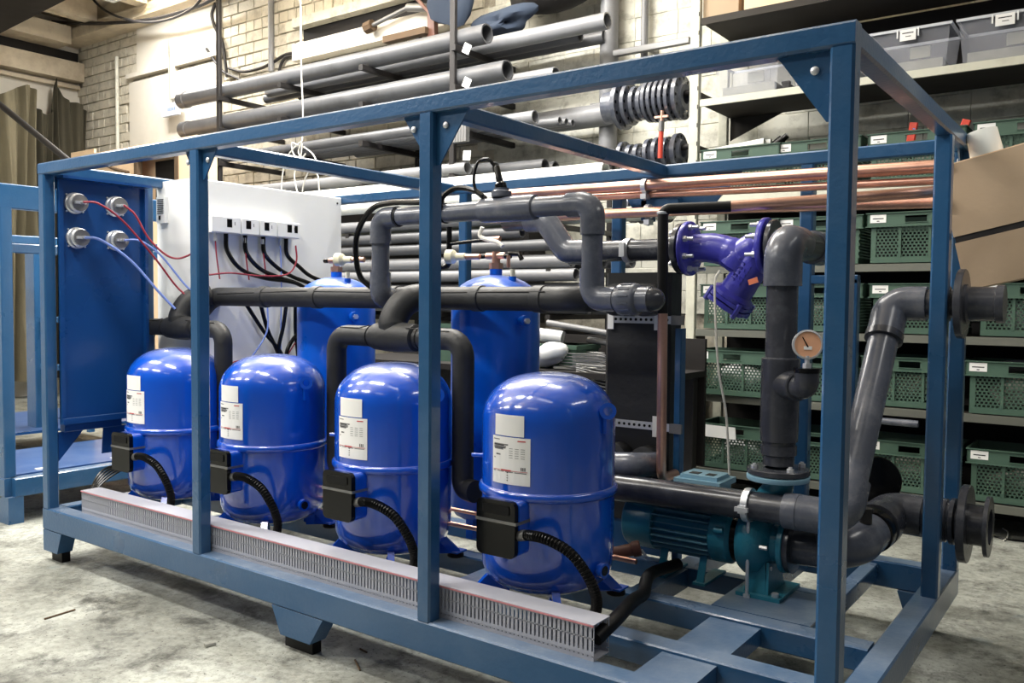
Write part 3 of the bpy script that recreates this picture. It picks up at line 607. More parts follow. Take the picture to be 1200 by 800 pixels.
# ================================================================ FOAM INSULATED SUCTION PIPES
hd = thing('foam_header_pipe', 'long black foam wrapped header pipe running across at eye height', 'pipe', (-2.5, .80, 1.39))
MB().tube(arcp([(-3.715, .70, 1.30), (-3.715, .795, 1.40), (-1.27, .795, 1.40), (-1.27, 1.13, 1.40)], .07), .0525, 20).build('foam_tube', INSUL, hd)
MB().tube([(-3.6, .745, 1.415), (-2.9, .752, 1.432), (-2.2, .748, 1.424), (-1.4, .748, 1.43)], .003, 6).build('glue_seam', RUBBER, hd)
for x in (-3.25, -2.83, -2.28, -1.78, -1.45):
    MB().lathe([(.0525, -.028), (.0575, -.024), (.0575, .024), (.0525, .028)], (x, .795, 1.40), (1, 0, 0), 20).build('tape_band', INSUL, hd)
for cx, lb in ((-3.715, 'black foam wrapped arch of pipe between the two left compressors'), (-2.09, 'black foam wrapped arch of pipe between the two right compressors')):
    t = thing('foam_branch_pipe', lb, 'pipe', (cx, .62, .60), 'foam wrapped pipe arches between the compressors')
    xl, xr = cx-.385, cx+.385
    if cx < -3: xl, xr = cx-.36, cx+.37
    MB().tube(arcp([(xl+.085, .58, .60), (xl, .60, .60), (xl, .60, 1.225), (cx-.06, .60, 1.225)], .075), .047, 18).build('left_leg', INSUL, t)
    MB().tube(arcp([(cx+.06, .60, 1.225), (xr, .60, 1.225), (xr, .60, .60), (xr+.085, .58, .60)], .075), .047, 18).build('right_leg', INSUL, t)
    MB().lathe([(.047, -.13), (.060, -.12), (.066, -.04), (.066, .04), (.060, .12), (.047, .13)], (cx, .60, 1.225), (1, 0, 0), 20).build('tee_wrap', INSUL, t)
    MB().tube(spline([(cx-.01, .60, 1.23), (cx-.03, .61, 1.29), (cx-.02, .65, 1.36), (cx, .70, 1.395), (cx+.02, .76, 1.405)], 8), [.06]*5+[.064]*20+[.062]*8, 20).build('riser_wrap', INSUL, t)
    mb = MB()
    for s in (-1, 1): mb.lathe([(.0485, -.003), (.0505, 0), (.0485, .003)], (cx+s*.15, .60, 1.225), (1, 0, 0), 20)
    mb.tube([(cx-.33, .572, 1.262), (cx-.2, .567, 1.262), (cx-.13, .56, 1.275)], .0025, 6).tube([(cx+.1, .552, 1.27), (cx+.2, .567, 1.262), (cx+.33, .57, 1.26)], .0025, 6)
    mb.build('glue_seams', RUBBER, t)

# ================================================================ GREY PVC WATER PIPES
def elbow(mb, a, c, b, r, sock=.0, seg=10, R=None):
    """a, c, b: the corner at c, arms towards a and b (already at socket length)"""
    mb.tube(arcp([a, c, b], R or r*1.25, seg), r, 22)
def flange(c, ax, ro, ri, t, m, name, parent, nb=8, rb=.012, bolts=True, hub=0.0):
    c = V(c); ax = V(ax).normalized(); u, v = basis(ax)
    prof = [(ri, -t/2), (ro-.003, -t/2), (ro, -t/2+.003), (ro, t/2-.003), (ro-.003, t/2), (ri, t/2)]
    if hub: prof = prof[:-1]+[(ri+.02, t/2), (ri+.012, t/2+hub), (ri, t/2+hub)]
    o = MB().lathe(prof+[prof[0]], c, ax, 36).build(name, m, parent)
    if bolts:
        mb = MB()
        for k in range(nb):
            a = 2*PI*(k+.5)/nb; q = c+(u*math.cos(a)+v*math.sin(a))*(ro*.83)
            mb.cyl(q-ax*(t/2+rb), q+ax*(t/2+rb), rb, 6, False).cyl(q-ax*(t/2+rb*1.5), q+ax*(t/2+rb*1.5), rb*.55, 8)
        mb.build('flange_bolts', STEEL, o)
    return o
# A: upper pipe, drops at both ends
pa = thing('grey_water_pipe', 'glossy grey plastic pipe running high across the skid with drops at both ends', 'pipe', (-1.8, .85, 1.40))
xl, xr, z, ya = -2.277, -1.140, 1.769, .69
pr1 = .041; pr2 = .0485
MB().tube([(xl+.07, ya, z), (xr-.07, ya, z)], pr1, 22).build('top_pipe', PVC, pa)
MB().tube([(xl, ya, z-.07), (xl, ya, 1.46)], pr1, 22).build('left_drop', PVC, pa)
MB().tube([(xr, ya, z-.07), (xr, ya, 1.46)], pr1, 22).build('right_drop', PVC, pa)
for s, x in ((1, xl), (-1, xr)):
    MB().tube(arcp([(x+s*.11, ya, z), (x, ya, z), (x, ya, z-.12)], .058, 10), pr2, 24).build('elbow', PVC, pa)
    if s == 1: MB().tube(arcp([(x, ya, 1.518), (x, ya, 1.40), (x, ya+.07, 1.40)], .055, 10), pr2, 24).build('elbow', PVC, pa)
    else: MB().tube(arcp([(x, ya, 1.518), (x, ya, 1.40), (x+.11, ya, 1.40)], .058, 10), pr2, 24).build('elbow', PVC, pa)
MB().lathe([(pr1, -.14), (.050, -.135), (.053, -.12), (.053, .12), (.050, .135), (pr1, .14)], (-1.543, ya, z), (1, 0, 0), 26).build('sleeve', PVC, pa)
u_ = MB().lathe([(.043, -.08), (.046, -.076), (.046, -.043), (.059, -.038), (.061, -.03), (.061, .03), (.057, .038), (.048, .043), (.048, .09)], (xr+.165, ya, 1.40), (1, 0, 0), 28).build('union', PVC, pa)
mb = MB()
for k in range(14): a = 2*PI*k/14; mb.box(-.022, .022, -.003, .003, .0595, .0635, Matrix.Translation((xr+.165, ya, 1.40)) @ Matrix.Rotation(a, 4, 'X'))
mb.build('union_ribs', PVC, u_)
MB().tube(arcp([(xr+.22, ya, 1.40), (-.875, ya, 1.40), (-1.10, 1.06, 1.40)], .05, 8), .0455, 22).build('end_pipe', PVCD, pa)
mb = MB()
for x in (-2.159, -1.884): mb.lathe([(.0415, -.004), (.045, -.003), (.045, .003), (.0415, .004)], (x, ya, z), (1, 0, 0), 20)
mb.build('cable_ties', RUBBER, pa, kind='stuff')
# flow sensor on top
fx = -1.581
fs = thing('flow_sensor', 'black and grey sensor with looped cable on top of the high grey pipe', 'sensor', (fx, ya, z+.05))
MB().lathe([(.038, 0), (.043, .006), (.043, .024), (.032, .03), (.032, .038)], (fx, ya, z+.05), (0, 0, 1), 24).build('collar', PVC, fs)
MB().lathe([(.025, 0), (.025, .02), (.015, .03), (.013, .095), (.010, .10)], (fx, ya, z+.086), (-.28, 0, 1), 16).build('sensor_body', BLACK, fs)
MB().tube(spline([(fx-.034, ya, z+.18), (fx-.066, ya-.01, z+.213), (fx-.11, ya-.02, z+.20), (fx-.123, ya-.03, z+.133), (fx-.104, ya-.035, z+.076), (fx-.066, ya-.04, z+.057)], 8), .007, 8).build('sensor_cable', BLACK, fs)
cable('cable_arch', [(-1.884, ya-.04, z+.01), (-1.865, ya-.04, z+.066), (-1.80, ya-.03, z+.10), (-1.713, ya-.02, z+.086), (-1.657, ya-.01, z+.05)], .0115, BLACK, 'short black cable arching over the middle of the high grey pipe')
cable('cable_arch', [(-2.38, .74, 1.445), (-2.42, .70, 1.50), (-2.43, .68, 1.61), (-2.40, .67, 1.72), (-2.30, .66, 1.81), (-2.19, .665, 1.83), (-2.05, .67, 1.825), (-1.884, .67, 1.82)], .0135, BLACK, 'thick black cable arching from the foam header up onto the high grey pipe')
# S pipe and line to the strainer
zs = 1.618
pb = thing('strainer_feed_pipe', 'dark grey pipe with two bends leading right into the violet strainer', 'pipe', (-1.5, 1.2, zs))
MB().tube([(-1.93, 1.2, 1.775), (-1.74, 1.2, 1.775)], .047, 20).build('upper_pipe', PVCD, pb)
MB().tube(arcp([(-1.80, 1.2, 1.775), (-1.70, 1.2, 1.775), (-1.635, 1.2, 1.69)], .08, 8), .057, 24).build('elbow', PVC, pb)
MB().tube(arcp([(-1.655, 1.2, 1.715), (-1.58, 1.2, zs), (-1.47, 1.2, zs)], .08, 8), .057, 24).build('elbow', PVC, pb)
MB().tube([(-1.50, 1.2, zs), (-1.03, 1.2, zs)], .047, 24).build('long_pipe', PVCD, pb)
MB().lathe([(.047, -.04), (.056, -.036), (.056, .036), (.047, .04)], (-1.47, 1.2, zs), (1, 0, 0), 24).build('socket', PVC, pb)
cl = MB().lathe([(.048, -.014), (.054, -.014), (.054, .014), (.048, .014)], (-1.255, 1.2, zs), (1, 0, 0), 26).build('pipe_clamp', STEEL, pb)
MB().box(-1.268, -1.242, 1.13, 1.147, zs-.03, zs+.03).build('clamp_screw', STEEL, cl)
MB().lathe([(.047, -.10), (.058, -.095), (.06, -.02), (.06, .0)], (-1.0, 1.2, zs), (1, 0, 0), 26).build('flange_adaptor', PVCD, pb)
flange((-1.0, 1.2, zs), (1, 0, 0), .108, .046, .024, PVCD, 'backing_flange', pb, 4, .012)
# violet Y strainer
st = thing('strainer', 'violet cast iron Y strainer with flanges between grey pipes', 'strainer', (-.78, 1.2, zs))
MB().lathe([(.045, 0), (.112, 0), (.115, .004), (.115, .018), (.112, .022), (.075, .024), (.060, .035)], (-.978, 1.2, zs), (1, 0, 0), 36).build('left_flange', VIOLET, st)
MB().lathe([(.060, -.035), (.075, -.024), (.112, -.022), (.115, -.018), (.115, -.004), (.112, 0), (.045, 0)], (-.625, 1.2, zs), (1, 0, 0), 36).build('right_flange', VIOLET, st)
MB().tube(spline([(-.96, 1.2, zs), (-.87, 1.2, zs), (-.79, 1.2, zs-.02), (-.73, 1.2, zs-.06)], 8), [.060]*8+[.062]*8+[.066]*9, 26).tube(spline([(-.62, 1.2, zs), (-.68, 1.2, zs-.005), (-.74, 1.2, zs-.04), (-.77, 1.2, zs-.08)], 8), [.060]*8+[.064]*8+[.070]*9, 26).build('body', VIOLET, st)
bd = V(-.56, 0, -.83).normalized()
MB().lathe([(.060, -.05), (.066, .0), (.066, .02), (.064, .10), (.068, .175), (.09, .19), (.09, .205)], (-.66, 1.2, zs-.035), bd, 30).build('basket_leg', VIOLET, st)
cf = MB(); q0 = V(-.66, 1.2, zs-.035)+bd*.206; u0 = V(bd.z, 0, -bd.x)
def sq(c, h, t):
    p = []
    for k in range(24):
        a = 2*PI*k/24; rr = h*min(1.16, 1/max(abs(math.cos(a)), abs(math.sin(a)))); p.append(c+u0*(rr*math.cos(a))+V(0, 1, 0)*(rr*math.sin(a)))
    return p
cf.prism(sq(q0, .088, 0), bd*.016); cf.prism(sq(q0+bd*.022, .088, 0), bd*.018); cf.lathe([(.05, .04), (.045, .052), (.0001, .056)], q0, bd, 20)
cfo = cf.build('cover_plate', VIOLET, st)
mb = MB()
for a in (45, 135, 225, 315): q = q0+(u0*math.cos(dg(a))+V(0, 1, 0)*math.sin(dg(a)))*.098; mb.cyl(q-bd*.01, q+bd*.052, .012, 6, False)
mb.build('cover_bolts', VIOLET, cfo)
mb = MB()
for x, s in ((-.967, 1), (-.636, -1)):
    for k in range(8):
        a = 2*PI*(k+.5)/8; c_ = V(x, 1.2+.093*math.cos(a), zs+.093*math.sin(a)); mb.cyl(c_, c_+V(s*.026, 0, 0), .0135, 6, False).cyl(c_, c_+V(s*.055, 0, 0), .008, 10)
mb.build('stud_bolts', STEEL, st)
# cast lettering blocks and orange sticker on the leg
M_ = Matrix(((u0.x, bd.x, 0, -.66+bd.x*.02), (0, 0, -1, 1.2-.064), (u0.z, bd.z, 0, zs-.035+bd.z*.02), (0, 0, 0, 1)))
mb = MB()
for r in range(2):
    for k in range(5):
        x = -.018+r*.030; y = .03+k*.018
        mb.box(x, x+.018, y, y+.003, -.003, .003, M_).box(x, x+.003, y, y+.011, -.003, .003, M_)
        if k % 2: mb.box(x+.015, x+.018, y, y+.011, -.003, .003, M_)
mb.build('cast_marks', VIOLET, st)
MB().box(-.683, -.643, 1.133, 1.1335, zs-.150, zs-.128, Matrix.Translation((-.66, 1.13, zs-.14)) @ Matrix.Rotation(-.3, 4, 'Y') @ Matrix.Translation((.66, -1.13, -zs+.14))).build('sticker', ORANGE, st)
cable('strap_string', [(-.785, 1.09, 1.52), (-.80, 1.08, 1.47), (-.785, 1.06, 1.30), (-.76, 1.04, 1.12), (-.73, 1.05, .95), (-.715, 1.06, .71)], .005, STRING, 'white strap hanging from the violet strainer to the pump motor', 'strap')
# riser from pump to strainer
rp = thing('pump_riser_pipe', 'thick vertical dark grey pipe rising from the pump to an elbow at the top', 'pipe', (-.5, 1.0, .77))
MB().tube([(-.5, 1.0, 1.17), (-.5, 1.0, 1.50)], .0575, 28).build('upper_pipe', PVCD, rp)
MB().tube(arcp([(-.5, 1.0, 1.455), (-.5, 1.0, zs), (-.5, 1.16, zs)], .09, 12), .070, 30).build('elbow', PVC, rp)
MB().tube([(-.5, 1.13, zs), (-.5, 1.46, zs)], .058, 26).build('back_pipe', PVCD, rp)
MB().lathe([(.058, -.06), (.068, -.055), (.070, .055), (.058, .06)], (-.5, 1.40, zs), (0, 1, 0), 26).build('socket', PVC, rp)
MB().tube([(-.515, 1.2, zs), (-.60, 1.2, zs)], .050, 22).build('branch_stub', PVC, rp)
flange((-.605, 1.2, zs), (1, 0, 0), .105, .046, .02, PVCD, 'backing_flange', rp, 8, .012, False)
MB().lathe([(.0575, -.16), (.068, -.155), (.070, -.10), (.070, .155), (.0575, .16)], (-.5, 1.0, 1.03), (0, 0, 1), 30).build('tee_body', PVCD, rp)
MB().lathe([(.052, -.09), (.056, -.08), (.064, .03), (.064, .04)], (-.5, 1.0, .875), (0, 0, 1), 28).build('reducer', PVCD, rp)
MB().lathe([(.0575, -.015), (.0575, .02), (.066, .025), (.066, .06)], (-.5, 1.0, .80), (0, 0, 1), 28).build('stub_end', PVCD, rp)
flange((-.5, 1.0, .762), (0, 0, 1), .115, .05, .022, PVCD, 'backing_flange', rp, 4, .013)
# side branch with pressure gauge
d_ = V(.78, -.62, 0).normalized(); b0 = V(-.5, 1.0, 1.09)
MB().cyl(b0+d_*.04, b0+d_*.10, .058, 24, True, .050).build('branch_saddle', PVCD, rp)
MB().lathe([(.050, 0), (.053, .003), (.053, .016), (.048, .02)], b0+d_*.098, d_, 24).build('branch_ring', PVCD, rp)
MB().tube(arcp([b0+d_*.105, b0+d_*.165, b0+d_*.165+V(0, 0, .055)], .04, 10), .043, 24).build('branch_elbow', PVCD, rp)
g0 = b0+d_*.165
ga = thing('pressure_gauge', 'round pressure gauge with pale dial on the branch of the thick riser pipe', 'gauge', g0+V(0, 0, .055))
MB().cyl(g0+V(0, 0, .056), g0+V(0, 0, .072), .046, 24).build('cap', BLACK, ga)
MB().cyl(g0+V(0, 0, .072), g0+V(0, 0, .088), .015, 6, False).cyl(g0+V(0, 0, .088), g0+V(0, 0, .115), .009, 12).build('stem', STEEL, ga)
gd = V(.50, -.85, .06).normalized(); gc = g0+V(0, 0, .155)
case = MB().lathe([(.0001, -.032), (.046, -.03), (.050, -.022), (.050, -.003), (.053, 0), (.053, .006), (.047, .008), (.046, .0)], gc, gd, 36).build('case', STEEL, ga)
MB().lathe([(.046, .003), (.0001, .0035)], gc, gd, 30).build('dial', DIAL, case)
gu, gv = basis(gd)
MB().prism([gc+gd*.0045+gu*(x)+gv*(y) for x, y in ((-.014, -.018), (.014, -.018), (.014, -.006), (-.014, -.006))], gd*.001).build('dial_print', LABEL, case)
MB().prism([gc+gd*.005+gu*x+gv*y for x, y in ((-.002, -.01), (.003, -.008), (-.018, .028), (-.02, .026))], gd*.001).build('needle', BLACK, case)

# low front pipe with clamp, elbow, slanting pipe, upper elbow and flange
pc = thing('slanting_water_pipe', 'dark grey pipe running low past the pump then slanting up to the end flange', 'pipe', (-.6, .93, .64))
zf = .632
lo = V(-.245, .94, zf-.005); hi = V(-.215, 1.45, 1.395)
dr = (hi-lo).normalized()
MB().tube([(-1.36, .93, zf-.012), (-.42, .93, zf)], .055, 26).build('front_pipe', PVCD, pc)
MB().tube(arcp([(-.42, .93, zf), lo, lo+dr*.15], .10, 10), .066, 28).build('elbow', PVC, pc)
MB().lathe([(.055, 0), (.066, .004), (.067, .05), (.067, .055)], (-.45, .93, zf), (1, 0, 0), 28).build('socket', PVC, pc)
MB().tube([lo+dr*.12, hi-dr*.10], .056, 28).build('slanting_pipe', PVC, pc)
MB().tube(arcp([hi-dr*.16, hi, hi+V(.13, 0, 0)], .10, 12), .067, 28).build('elbow', PVC, pc)
MB().lathe([(.056, 0), (.0705, .003), (.0705, .03), (.066, .034)], hi-dr*.175, dr, 28).build('socket_ring', PVCD, pc)
MB().tube([(hi.x+.10, hi.y, hi.z), (.04, hi.y, hi.z)], .055, 26).build('end_pipe', PVCD, pc)
MB().lathe([(.056, 0), (.068, .004), (.07, .05), (.066, .055)], (-.06, hi.y, hi.z), (1, 0, 0), 28).build('coupling', PVCD, pc)
flange((.035, hi.y, hi.z), (1, 0, 0), .132, .055, .026, PVCD, 'end_flange', pc, 8, .012, False)
MB().lathe([(.055, 0), (.075, 0), (.075, .008), (.066, .015), (.064, .10), (.072, .105), (.072, .13), (.058, .13)], (.048, hi.y, hi.z), (1, 0, 0), 30).build('stub_end', PVCD, pc)
cl = MB().lathe([(.056, -.012), (.064, -.012), (.064, .012), (.056, .012)], (-.585, .93, zf), (1, 0, 0), 28).build('pipe_clamp', STEEL, pc)
MB().box(-.60, -.57, .855, .872, zf-.02, zf+.01).box(-.61, -.56, .848, .862, zf-.012, zf+.004).build('clamp_ear', STEEL, cl)
MB().cyl((-.585, .93, BT), (-.585, .93, zf-.066), .007, 8).cyl((-.585, .93, BT), (-.585, .93, BT+.012), .014, 6, False).build('threaded_rod', STEEL, cl)

# ================================================================ PUMP
pm = thing('pump', 'teal centrifugal pump with finned motor under the low grey pipe', 'pump', (-.75, 1.05, BT))
py, pz = 1.05, .475
MB().lathe([(.0001, -.02), (.07, -.018), (.105, 0), (.112, .012), (.112, .13), (.108, .135)], (-1.135, py, pz), (1, 0, 0), 36).build('fan_cover', TEAL, pm)
mo = MB().cyl((-1.0, py, pz), (-.75, py, pz), .088, 32).build('motor_body', TEAL, pm)
for k in range(24):
    a = 2*PI*k/24
    MB().box(-1.0, -.755, -.002, .002, .088, .112, Matrix.Translation((0, py, pz)) @ Matrix.Rotation(a, 4, 'X')).build('fin', FIN_LIT, mo)
MB().lathe([(.095, 0), (.113, .004), (.113, .07), (.10, .085), (.06, .09)], (-.755, py, pz), (1, 0, 0), 36).build('end_shield', TEAL, pm)
MB().box(-.725, -.69, py-.118, py-.10, pz+.03, pz+.048).cyl((-.72, py-.12, pz+.04), (-.685, py-.12, pz+.04), .012, 12).build('shield_boss', TEAL, pm)
MB().lathe([(.10, 0), (.10, .02), (.085, .022), (.085, .03)], (-.668, py, pz), (1, 0, 0), 32).build('bracket_ring', BLACK, pm)
MB().lathe([(.07, -.02), (.12, 0), (.135, .02), (.138, .05), (.13, .08), (.105, .10), (.075, .12), (.07, .16)], (-.64, py, pz), (1, 0, 0), 40).build('volute', TEAL, pm)
MB().lathe([(.07, 0), (.105, 0), (.108, .003), (.108, .018), (.105, .021), (.07, .021)], (-.487, py, pz), (1, 0, 0), 36).build('suction_flange', TEAL, pm)
MB().tube(spline([(-.59, py-.02, pz+.08), (-.55, 1.02, pz+.15), (-.5, 1.0, pz+.22), (-.5, 1.0, .735)], 6), .055, 24).build('discharge_neck', TEAL, pm)
MB().lathe([(.05, 0), (.112, 0), (.115, .004), (.115, .018), (.112, .02), (.05, .02)], (-.5, 1.0, .728), (0, 0, 1), 36).build('discharge_flange', LTEAL, pm)
mb = MB()
for k in range(6): a = 2*PI*k/6; mb.cyl((-.545, py+.105*math.cos(a), pz+.105*math.sin(a)), (-.515, py+.105*math.cos(a), pz+.105*math.sin(a)), .009, 6, False)
mb.build('casing_bolts', STEEL, pm)
MB().prism([(-.61, py-.10, BT), (-.52, py-.10, BT), (-.535, py-.07, BT+.13), (-.585, py-.07, BT+.13)], (0, .012, 0)).prism([(-.52, py-.10, BT), (-.52, py+.10, BT), (-.53, py+.05, BT+.1), (-.53, py-.07, BT+.13)], (.01, 0, 0)).box(-.63, -.46, py-.12, py+.12, BT, BT+.014).build('pump_foot', TEAL, pm)
MB().cyl((-.485, py-.095, BT+.014), (-.485, py-.095, BT+.028), .014, 6, False).build('foot_bolt', STEEL, pm)
for x in (-.97, -.80): MB().prism([(x, py-.10, BT+.0), (x+.03, py-.10, BT), (x+.03, py-.06, pz-.08), (x, py-.06, pz-.08)], (0, .01, 0)).box(x-.01, x+.04, py-.11, py+.11, BT, BT+.01).build('motor_foot', TEAL, pm)
jb = MB().box(-.90, -.735, .99, 1.13, .59, .665).build('junction_box', LTEAL, pm)
MB().prism([(-.915, .975, .665), (-.72, .975, .665), (-.72, 1.145, .665), (-.915, 1.145, .665)], (0, 0, .022)).box(-.895, -.74, .995, 1.125, .687, .703).build('box_lid', LTEAL, jb)
MB().box(-.87, -.83, 1.02, 1.06, .703, .705).box(-.80, -.765, 1.02, 1.06, .703, .705).build('lid_print', PRINTK, jb)
# suction piping
sp = thing('suction_pipe', 'large dark grey suction pipe with two bends ending in flanges outside the skid', 'pipe', (-.2, 1.3, .5))
MB().lathe([(.07, 0), (.104, 0), (.106, .003), (.106, .02), (.07, .022)], (-.464, py, pz), (1, 0, 0), 34).build('pump_flange', PVCD, sp)
MB().tube([(-.445, py, pz), (-.33, py, pz+.005)], .070, 28).build('short_pipe', PVCD, sp)
c1 = V(-.235, 1.09, .50); c2 = V(-.205, 1.50, .555)
MB().tube(arcp([(-.36, py, pz), c1, c1.lerp(c2, .42)], .13, 12), .077, 32).build('elbow', PVC, sp)
a_ = c1.lerp(c2, .42); dd = (c2-c1).normalized()
MB().lathe([(.077, 0), (.084, .004), (.086, .02), (.086, .045), (.080, .05)], a_-dd*.02, dd, 32).build('union_ring', BLACK, sp)
MB().tube([a_, a_+dd*.10], .072, 28).build('middle_pipe', PVCD, sp)
MB().lathe([(.072, 0), (.088, .004), (.09, .05), (.084, .055)], a_+dd*.05, dd, 32).build('socket', PVCD, sp)
MB().tube(arcp([a_+dd*.06, c2, c2+V(.12, 0, -.003)], .11, 12), .081, 32).build('elbow', PVCD, sp)
MB().tube([c2+V(.09, 0, -.002), V(.06, 1.5, .548)], .068, 28).build('end_pipe', PVCD, sp)
MB().lathe([(.068, 0), (.085, .004), (.085, .045), (.078, .05), (.078, .055), (.09, .06), (.09, .075), (.068, .08)], (-.045, 1.5, .550), (1, 0, 0), 32).build('coupling', PVCD, sp)
flange((.065, 1.5, .548), (1, 0, 0), .150, .066, .030, PVCD, 'end_flange', sp, 8, .012, False)
MB().lathe([(.068, 0), (.078, 0), (.078, .05), (.115, .055), (.115, .07), (.068, .07), (.068, 0)], (.08, 1.5, .548), (1, 0, 0), 32).build('stub_end', PVCD, sp)
MB().cyl(c1+V(.02, .05, .08), c1+V(.02, .05, .125), .022, 16).cyl(c1+V(.02, .05, .125), c1+V(.02, .05, .135), .026, 6, False).build('drain_plug', DARK, sp)
MB().cyl((.10, 1.5, .548), (.11, 1.5, .548), .067, 28).build('dark_bore', BLACK, sp)
bd_ = thing('blind_flange', 'black round blind flange behind the foot of the slanting pipe', 'flange', (-.30, 1.62, .65))
MB().lathe([(.0001, 0), (.10, 0), (.105, .004), (.105, .018), (.102, .022), (.085, .024), (.0001, .026)], (-.30, 1.63, .645), (.45, -.85, .12), 36).build('disc', BLACK, bd_)
MB().cyl((-.30, 1.63, .645), (-.33, 1.75, .63), .05, 20).build('neck', PVCD, bd_)

# ================================================================ BLACK INSULATED HEAT EXCHANGER
hx = thing('heat_exchanger', 'tall black foam wrapped plate heat exchanger held by perforated straps', 'heat exchanger', (-1.15, 1.35, BT))
MB().bar((-1.21, 1.26, .42), (-1.21, 1.26, 1.52), .32, .14, .02).build('foam_body', INSUL, hx)
MB().box(-1.31, -1.08, 1.20, 1.32, BT, .42).build('stand', FRAME, hx)
for c_ in ((-1.27, 1.19, 1.40), (-1.12, 1.17, 1.40), (-1.27, 1.19, .70), (-1.12, 1.19, .70)):
    MB().lathe([(.065, 0), (.07, -.01), (.07, -.085), (.05, -.09)], c_, (0, 1, 0), 26).build('port_collar', INSUL, hx)
for k, zz in enumerate((1.315, .852)):
    s_ = MB().box(-1.345, -.985, 1.181, 1.184, zz-.017, zz+.017).build('perforated_strap', STEEL, hx)
    mb = MB()
    for j in range(14): mb.cyl((-1.33+j*.025, 1.1805, zz), (-1.33+j*.025, 1.1795, zz), .0065, 10)
    mb.build('strap_holes', BLACK, s_)
    MB().box(-1.03, -.975, 1.165, 1.18, zz-.02, zz+.02).build('strap_clip', DSTEEL, s_)
    for x in ((-1.33, -1.10) if k == 0 else (-1.10,)): MB().box(x-.015, x+.015, 1.177, 1.1805, zz-.045, zz+.045).build('white_tape', LABEL, s_)
hb = MB().bar((-1.005, 1.21, BT), (-1.005, 1.21, 1.28), .03, .05).build('exchanger_post', FRAME, sk)
lp = thing('exchanger_pipe', 'short grey pipe with union entering the bottom of the black heat exchanger', 'pipe', (-1.25, .97, .70))
MB().tube([(-1.42, .98, .685), (-1.20, .98, .705)], .05, 22).build('pipe', PVC, lp)
MB().lathe([(.05, -.04), (.060, -.035), (.060, .0), (.052, .005)], (-1.19, .98, .706), (1, .0, .07), 24).build('union', PVC, lp)
MB().tube(arcp([(-1.19, .98, .706), (-1.09, .98, .715), (-1.05, 1.10, .705)], .06, 8), .052, 22).build('elbow', PVC, lp)
# copper and black foam line in front of it
cv_ = thing('vertical_copper_pipe', 'vertical copper pipe with black foam on its upper half', 'pipe', (-1.003, 1.03, .64))
MB().tube(arcp([(-1.0, 1.17, .66), (-.997, 1.03, .66), (-1.003, 1.03, 1.345)], .04), .0205, 16).build('copper_tube', COPPER, cv_)
MB().tube(arcp([(-1.003, 1.03, 1.345), (-1.01, 1.03, 1.772), (-.76, 1.13, 1.777)], .03), .022, 16).build('foam_sleeve', RUBBER, cv_)
MB().lathe([(.022, -.006), (.025, -.004), (.025, .004), (.022, .006)], (-1.01, 1.03, 1.755), (0, 0, 1), 14).build('clip', STEEL, cv_)
MB().tube([(-.76, 1.13, 1.777), (-.42, 1.29, 1.80), (-.065, 1.45, 1.825)], .022, 16).build('copper_run', COPPER, cv_)
def copper(pts, r, lb): return tag(MB().tube(pts, r, 14).build('copper_pipe', COPPER, base=pts[0]), lb, 'pipe', 'horizontal copper pipes behind the valves')
copper([(-2.31, 1.70, 2.0-.015), (-.05, 1.62, 1.945)], .027, 'upper long copper pipe below the back top rail')
copper([(-1.95, 1.72, 1.940), (-.05, 1.64, 1.890)], .018, 'thin copper pipe just under the upper long copper pipe')
copper([(-2.05, 1.66, 1.843), (-.9, 1.62, 1.825), (-.06, 1.60, 1.80)], .025, 'lower long copper pipe passing behind the foam sleeve')
for k, (x, z_) in enumerate(((-1.42, 1.955), (-1.40, 1.828))):
    t = thing('pipe_bracket', 'zinc clamp holding the %s copper pipe to the blue bracket' % ('upper', 'lower')[k], 'clamp', (x, 1.7, z_), 'zinc clamps on the copper pipes')
    MB().lathe([(.030, -.012), (.036, -.012), (.036, .012), (.030, .012), (.030, -.012)], (x, 1.665, z_+.01), (1, 0, 0), 18).build('ring', STEEL, t)
    MB().box(x-.015, x+.015, 1.64, 1.69, z_-.055, z_-.03).cyl((x, 1.665, z_-.06), (x, 1.665, z_-.02), .006, 8).build('screw', STEEL, t)
tag(MB().box(-1.46, -1.26, 1.70, 1.76, 1.86, 1.90).box(-1.46, -1.43, 1.70, 1.80, 1.80, 2.0).build('strut_bracket', FRAME, base=(-1.36, 1.73, 1.86)), 'blue strut bracket carrying the copper pipes', 'bracket')
copper([(-3.9, .79, .375), (-.98, .79, .375)], .011, 'thin copper line low behind the compressors')
copper([(-2.9, .83, .43), (-1.45, .83, .43)], .009, 'thinner copper line low behind the second compressor')
t = thing('capped_copper_stub', 'brown capped pipe stub behind the right side of the nearest compressor', 'pipe', (-.95, .82, .40))
MB().tube([(-1.16, .78, .36), (-1.03, .86, .40)], .026, 16).build('stub', BROWNP, t)
MB().lathe([(.029, 0), (.032, .004), (.032, .03), (.027, .035)], (-1.035, .857, .398), (.13, .08, .04), 16).build('cap', BROWNP, t)
MB().cyl((-1.0, .87, .40), (-.985, .88, .375), .006, 8).build('wing_screw', STEEL, t)
cable('motor_hose', [(-.77, .12, .33), (-.755, .24, .37), (-.80, .42, .36), (-.84, .58, .335), (-.90, .72, .335), (-.93, .84, .33), (-.90, 1.0, .33)], .024, RUBBER, 'thick black hose from the duct end to the pump motor', 'hose', n=14)
for k in range(5):
    cable('left_loop_cable', [(-3.83, .16, .30), (-3.90-.012*k, .20, .36), (-3.90-.02*k, .30, .43+.006*k), (-3.84, .42+.01*k, .48), (-3.78, .55, .47)], .006, BLACK, 'thin black cable looping beside the left duct end, %s' % ('innermost', 'second from inside', 'middle one', 'second from outside', 'outermost')[k], 'cable', 'thin black cables beside the left duct end', n=6)
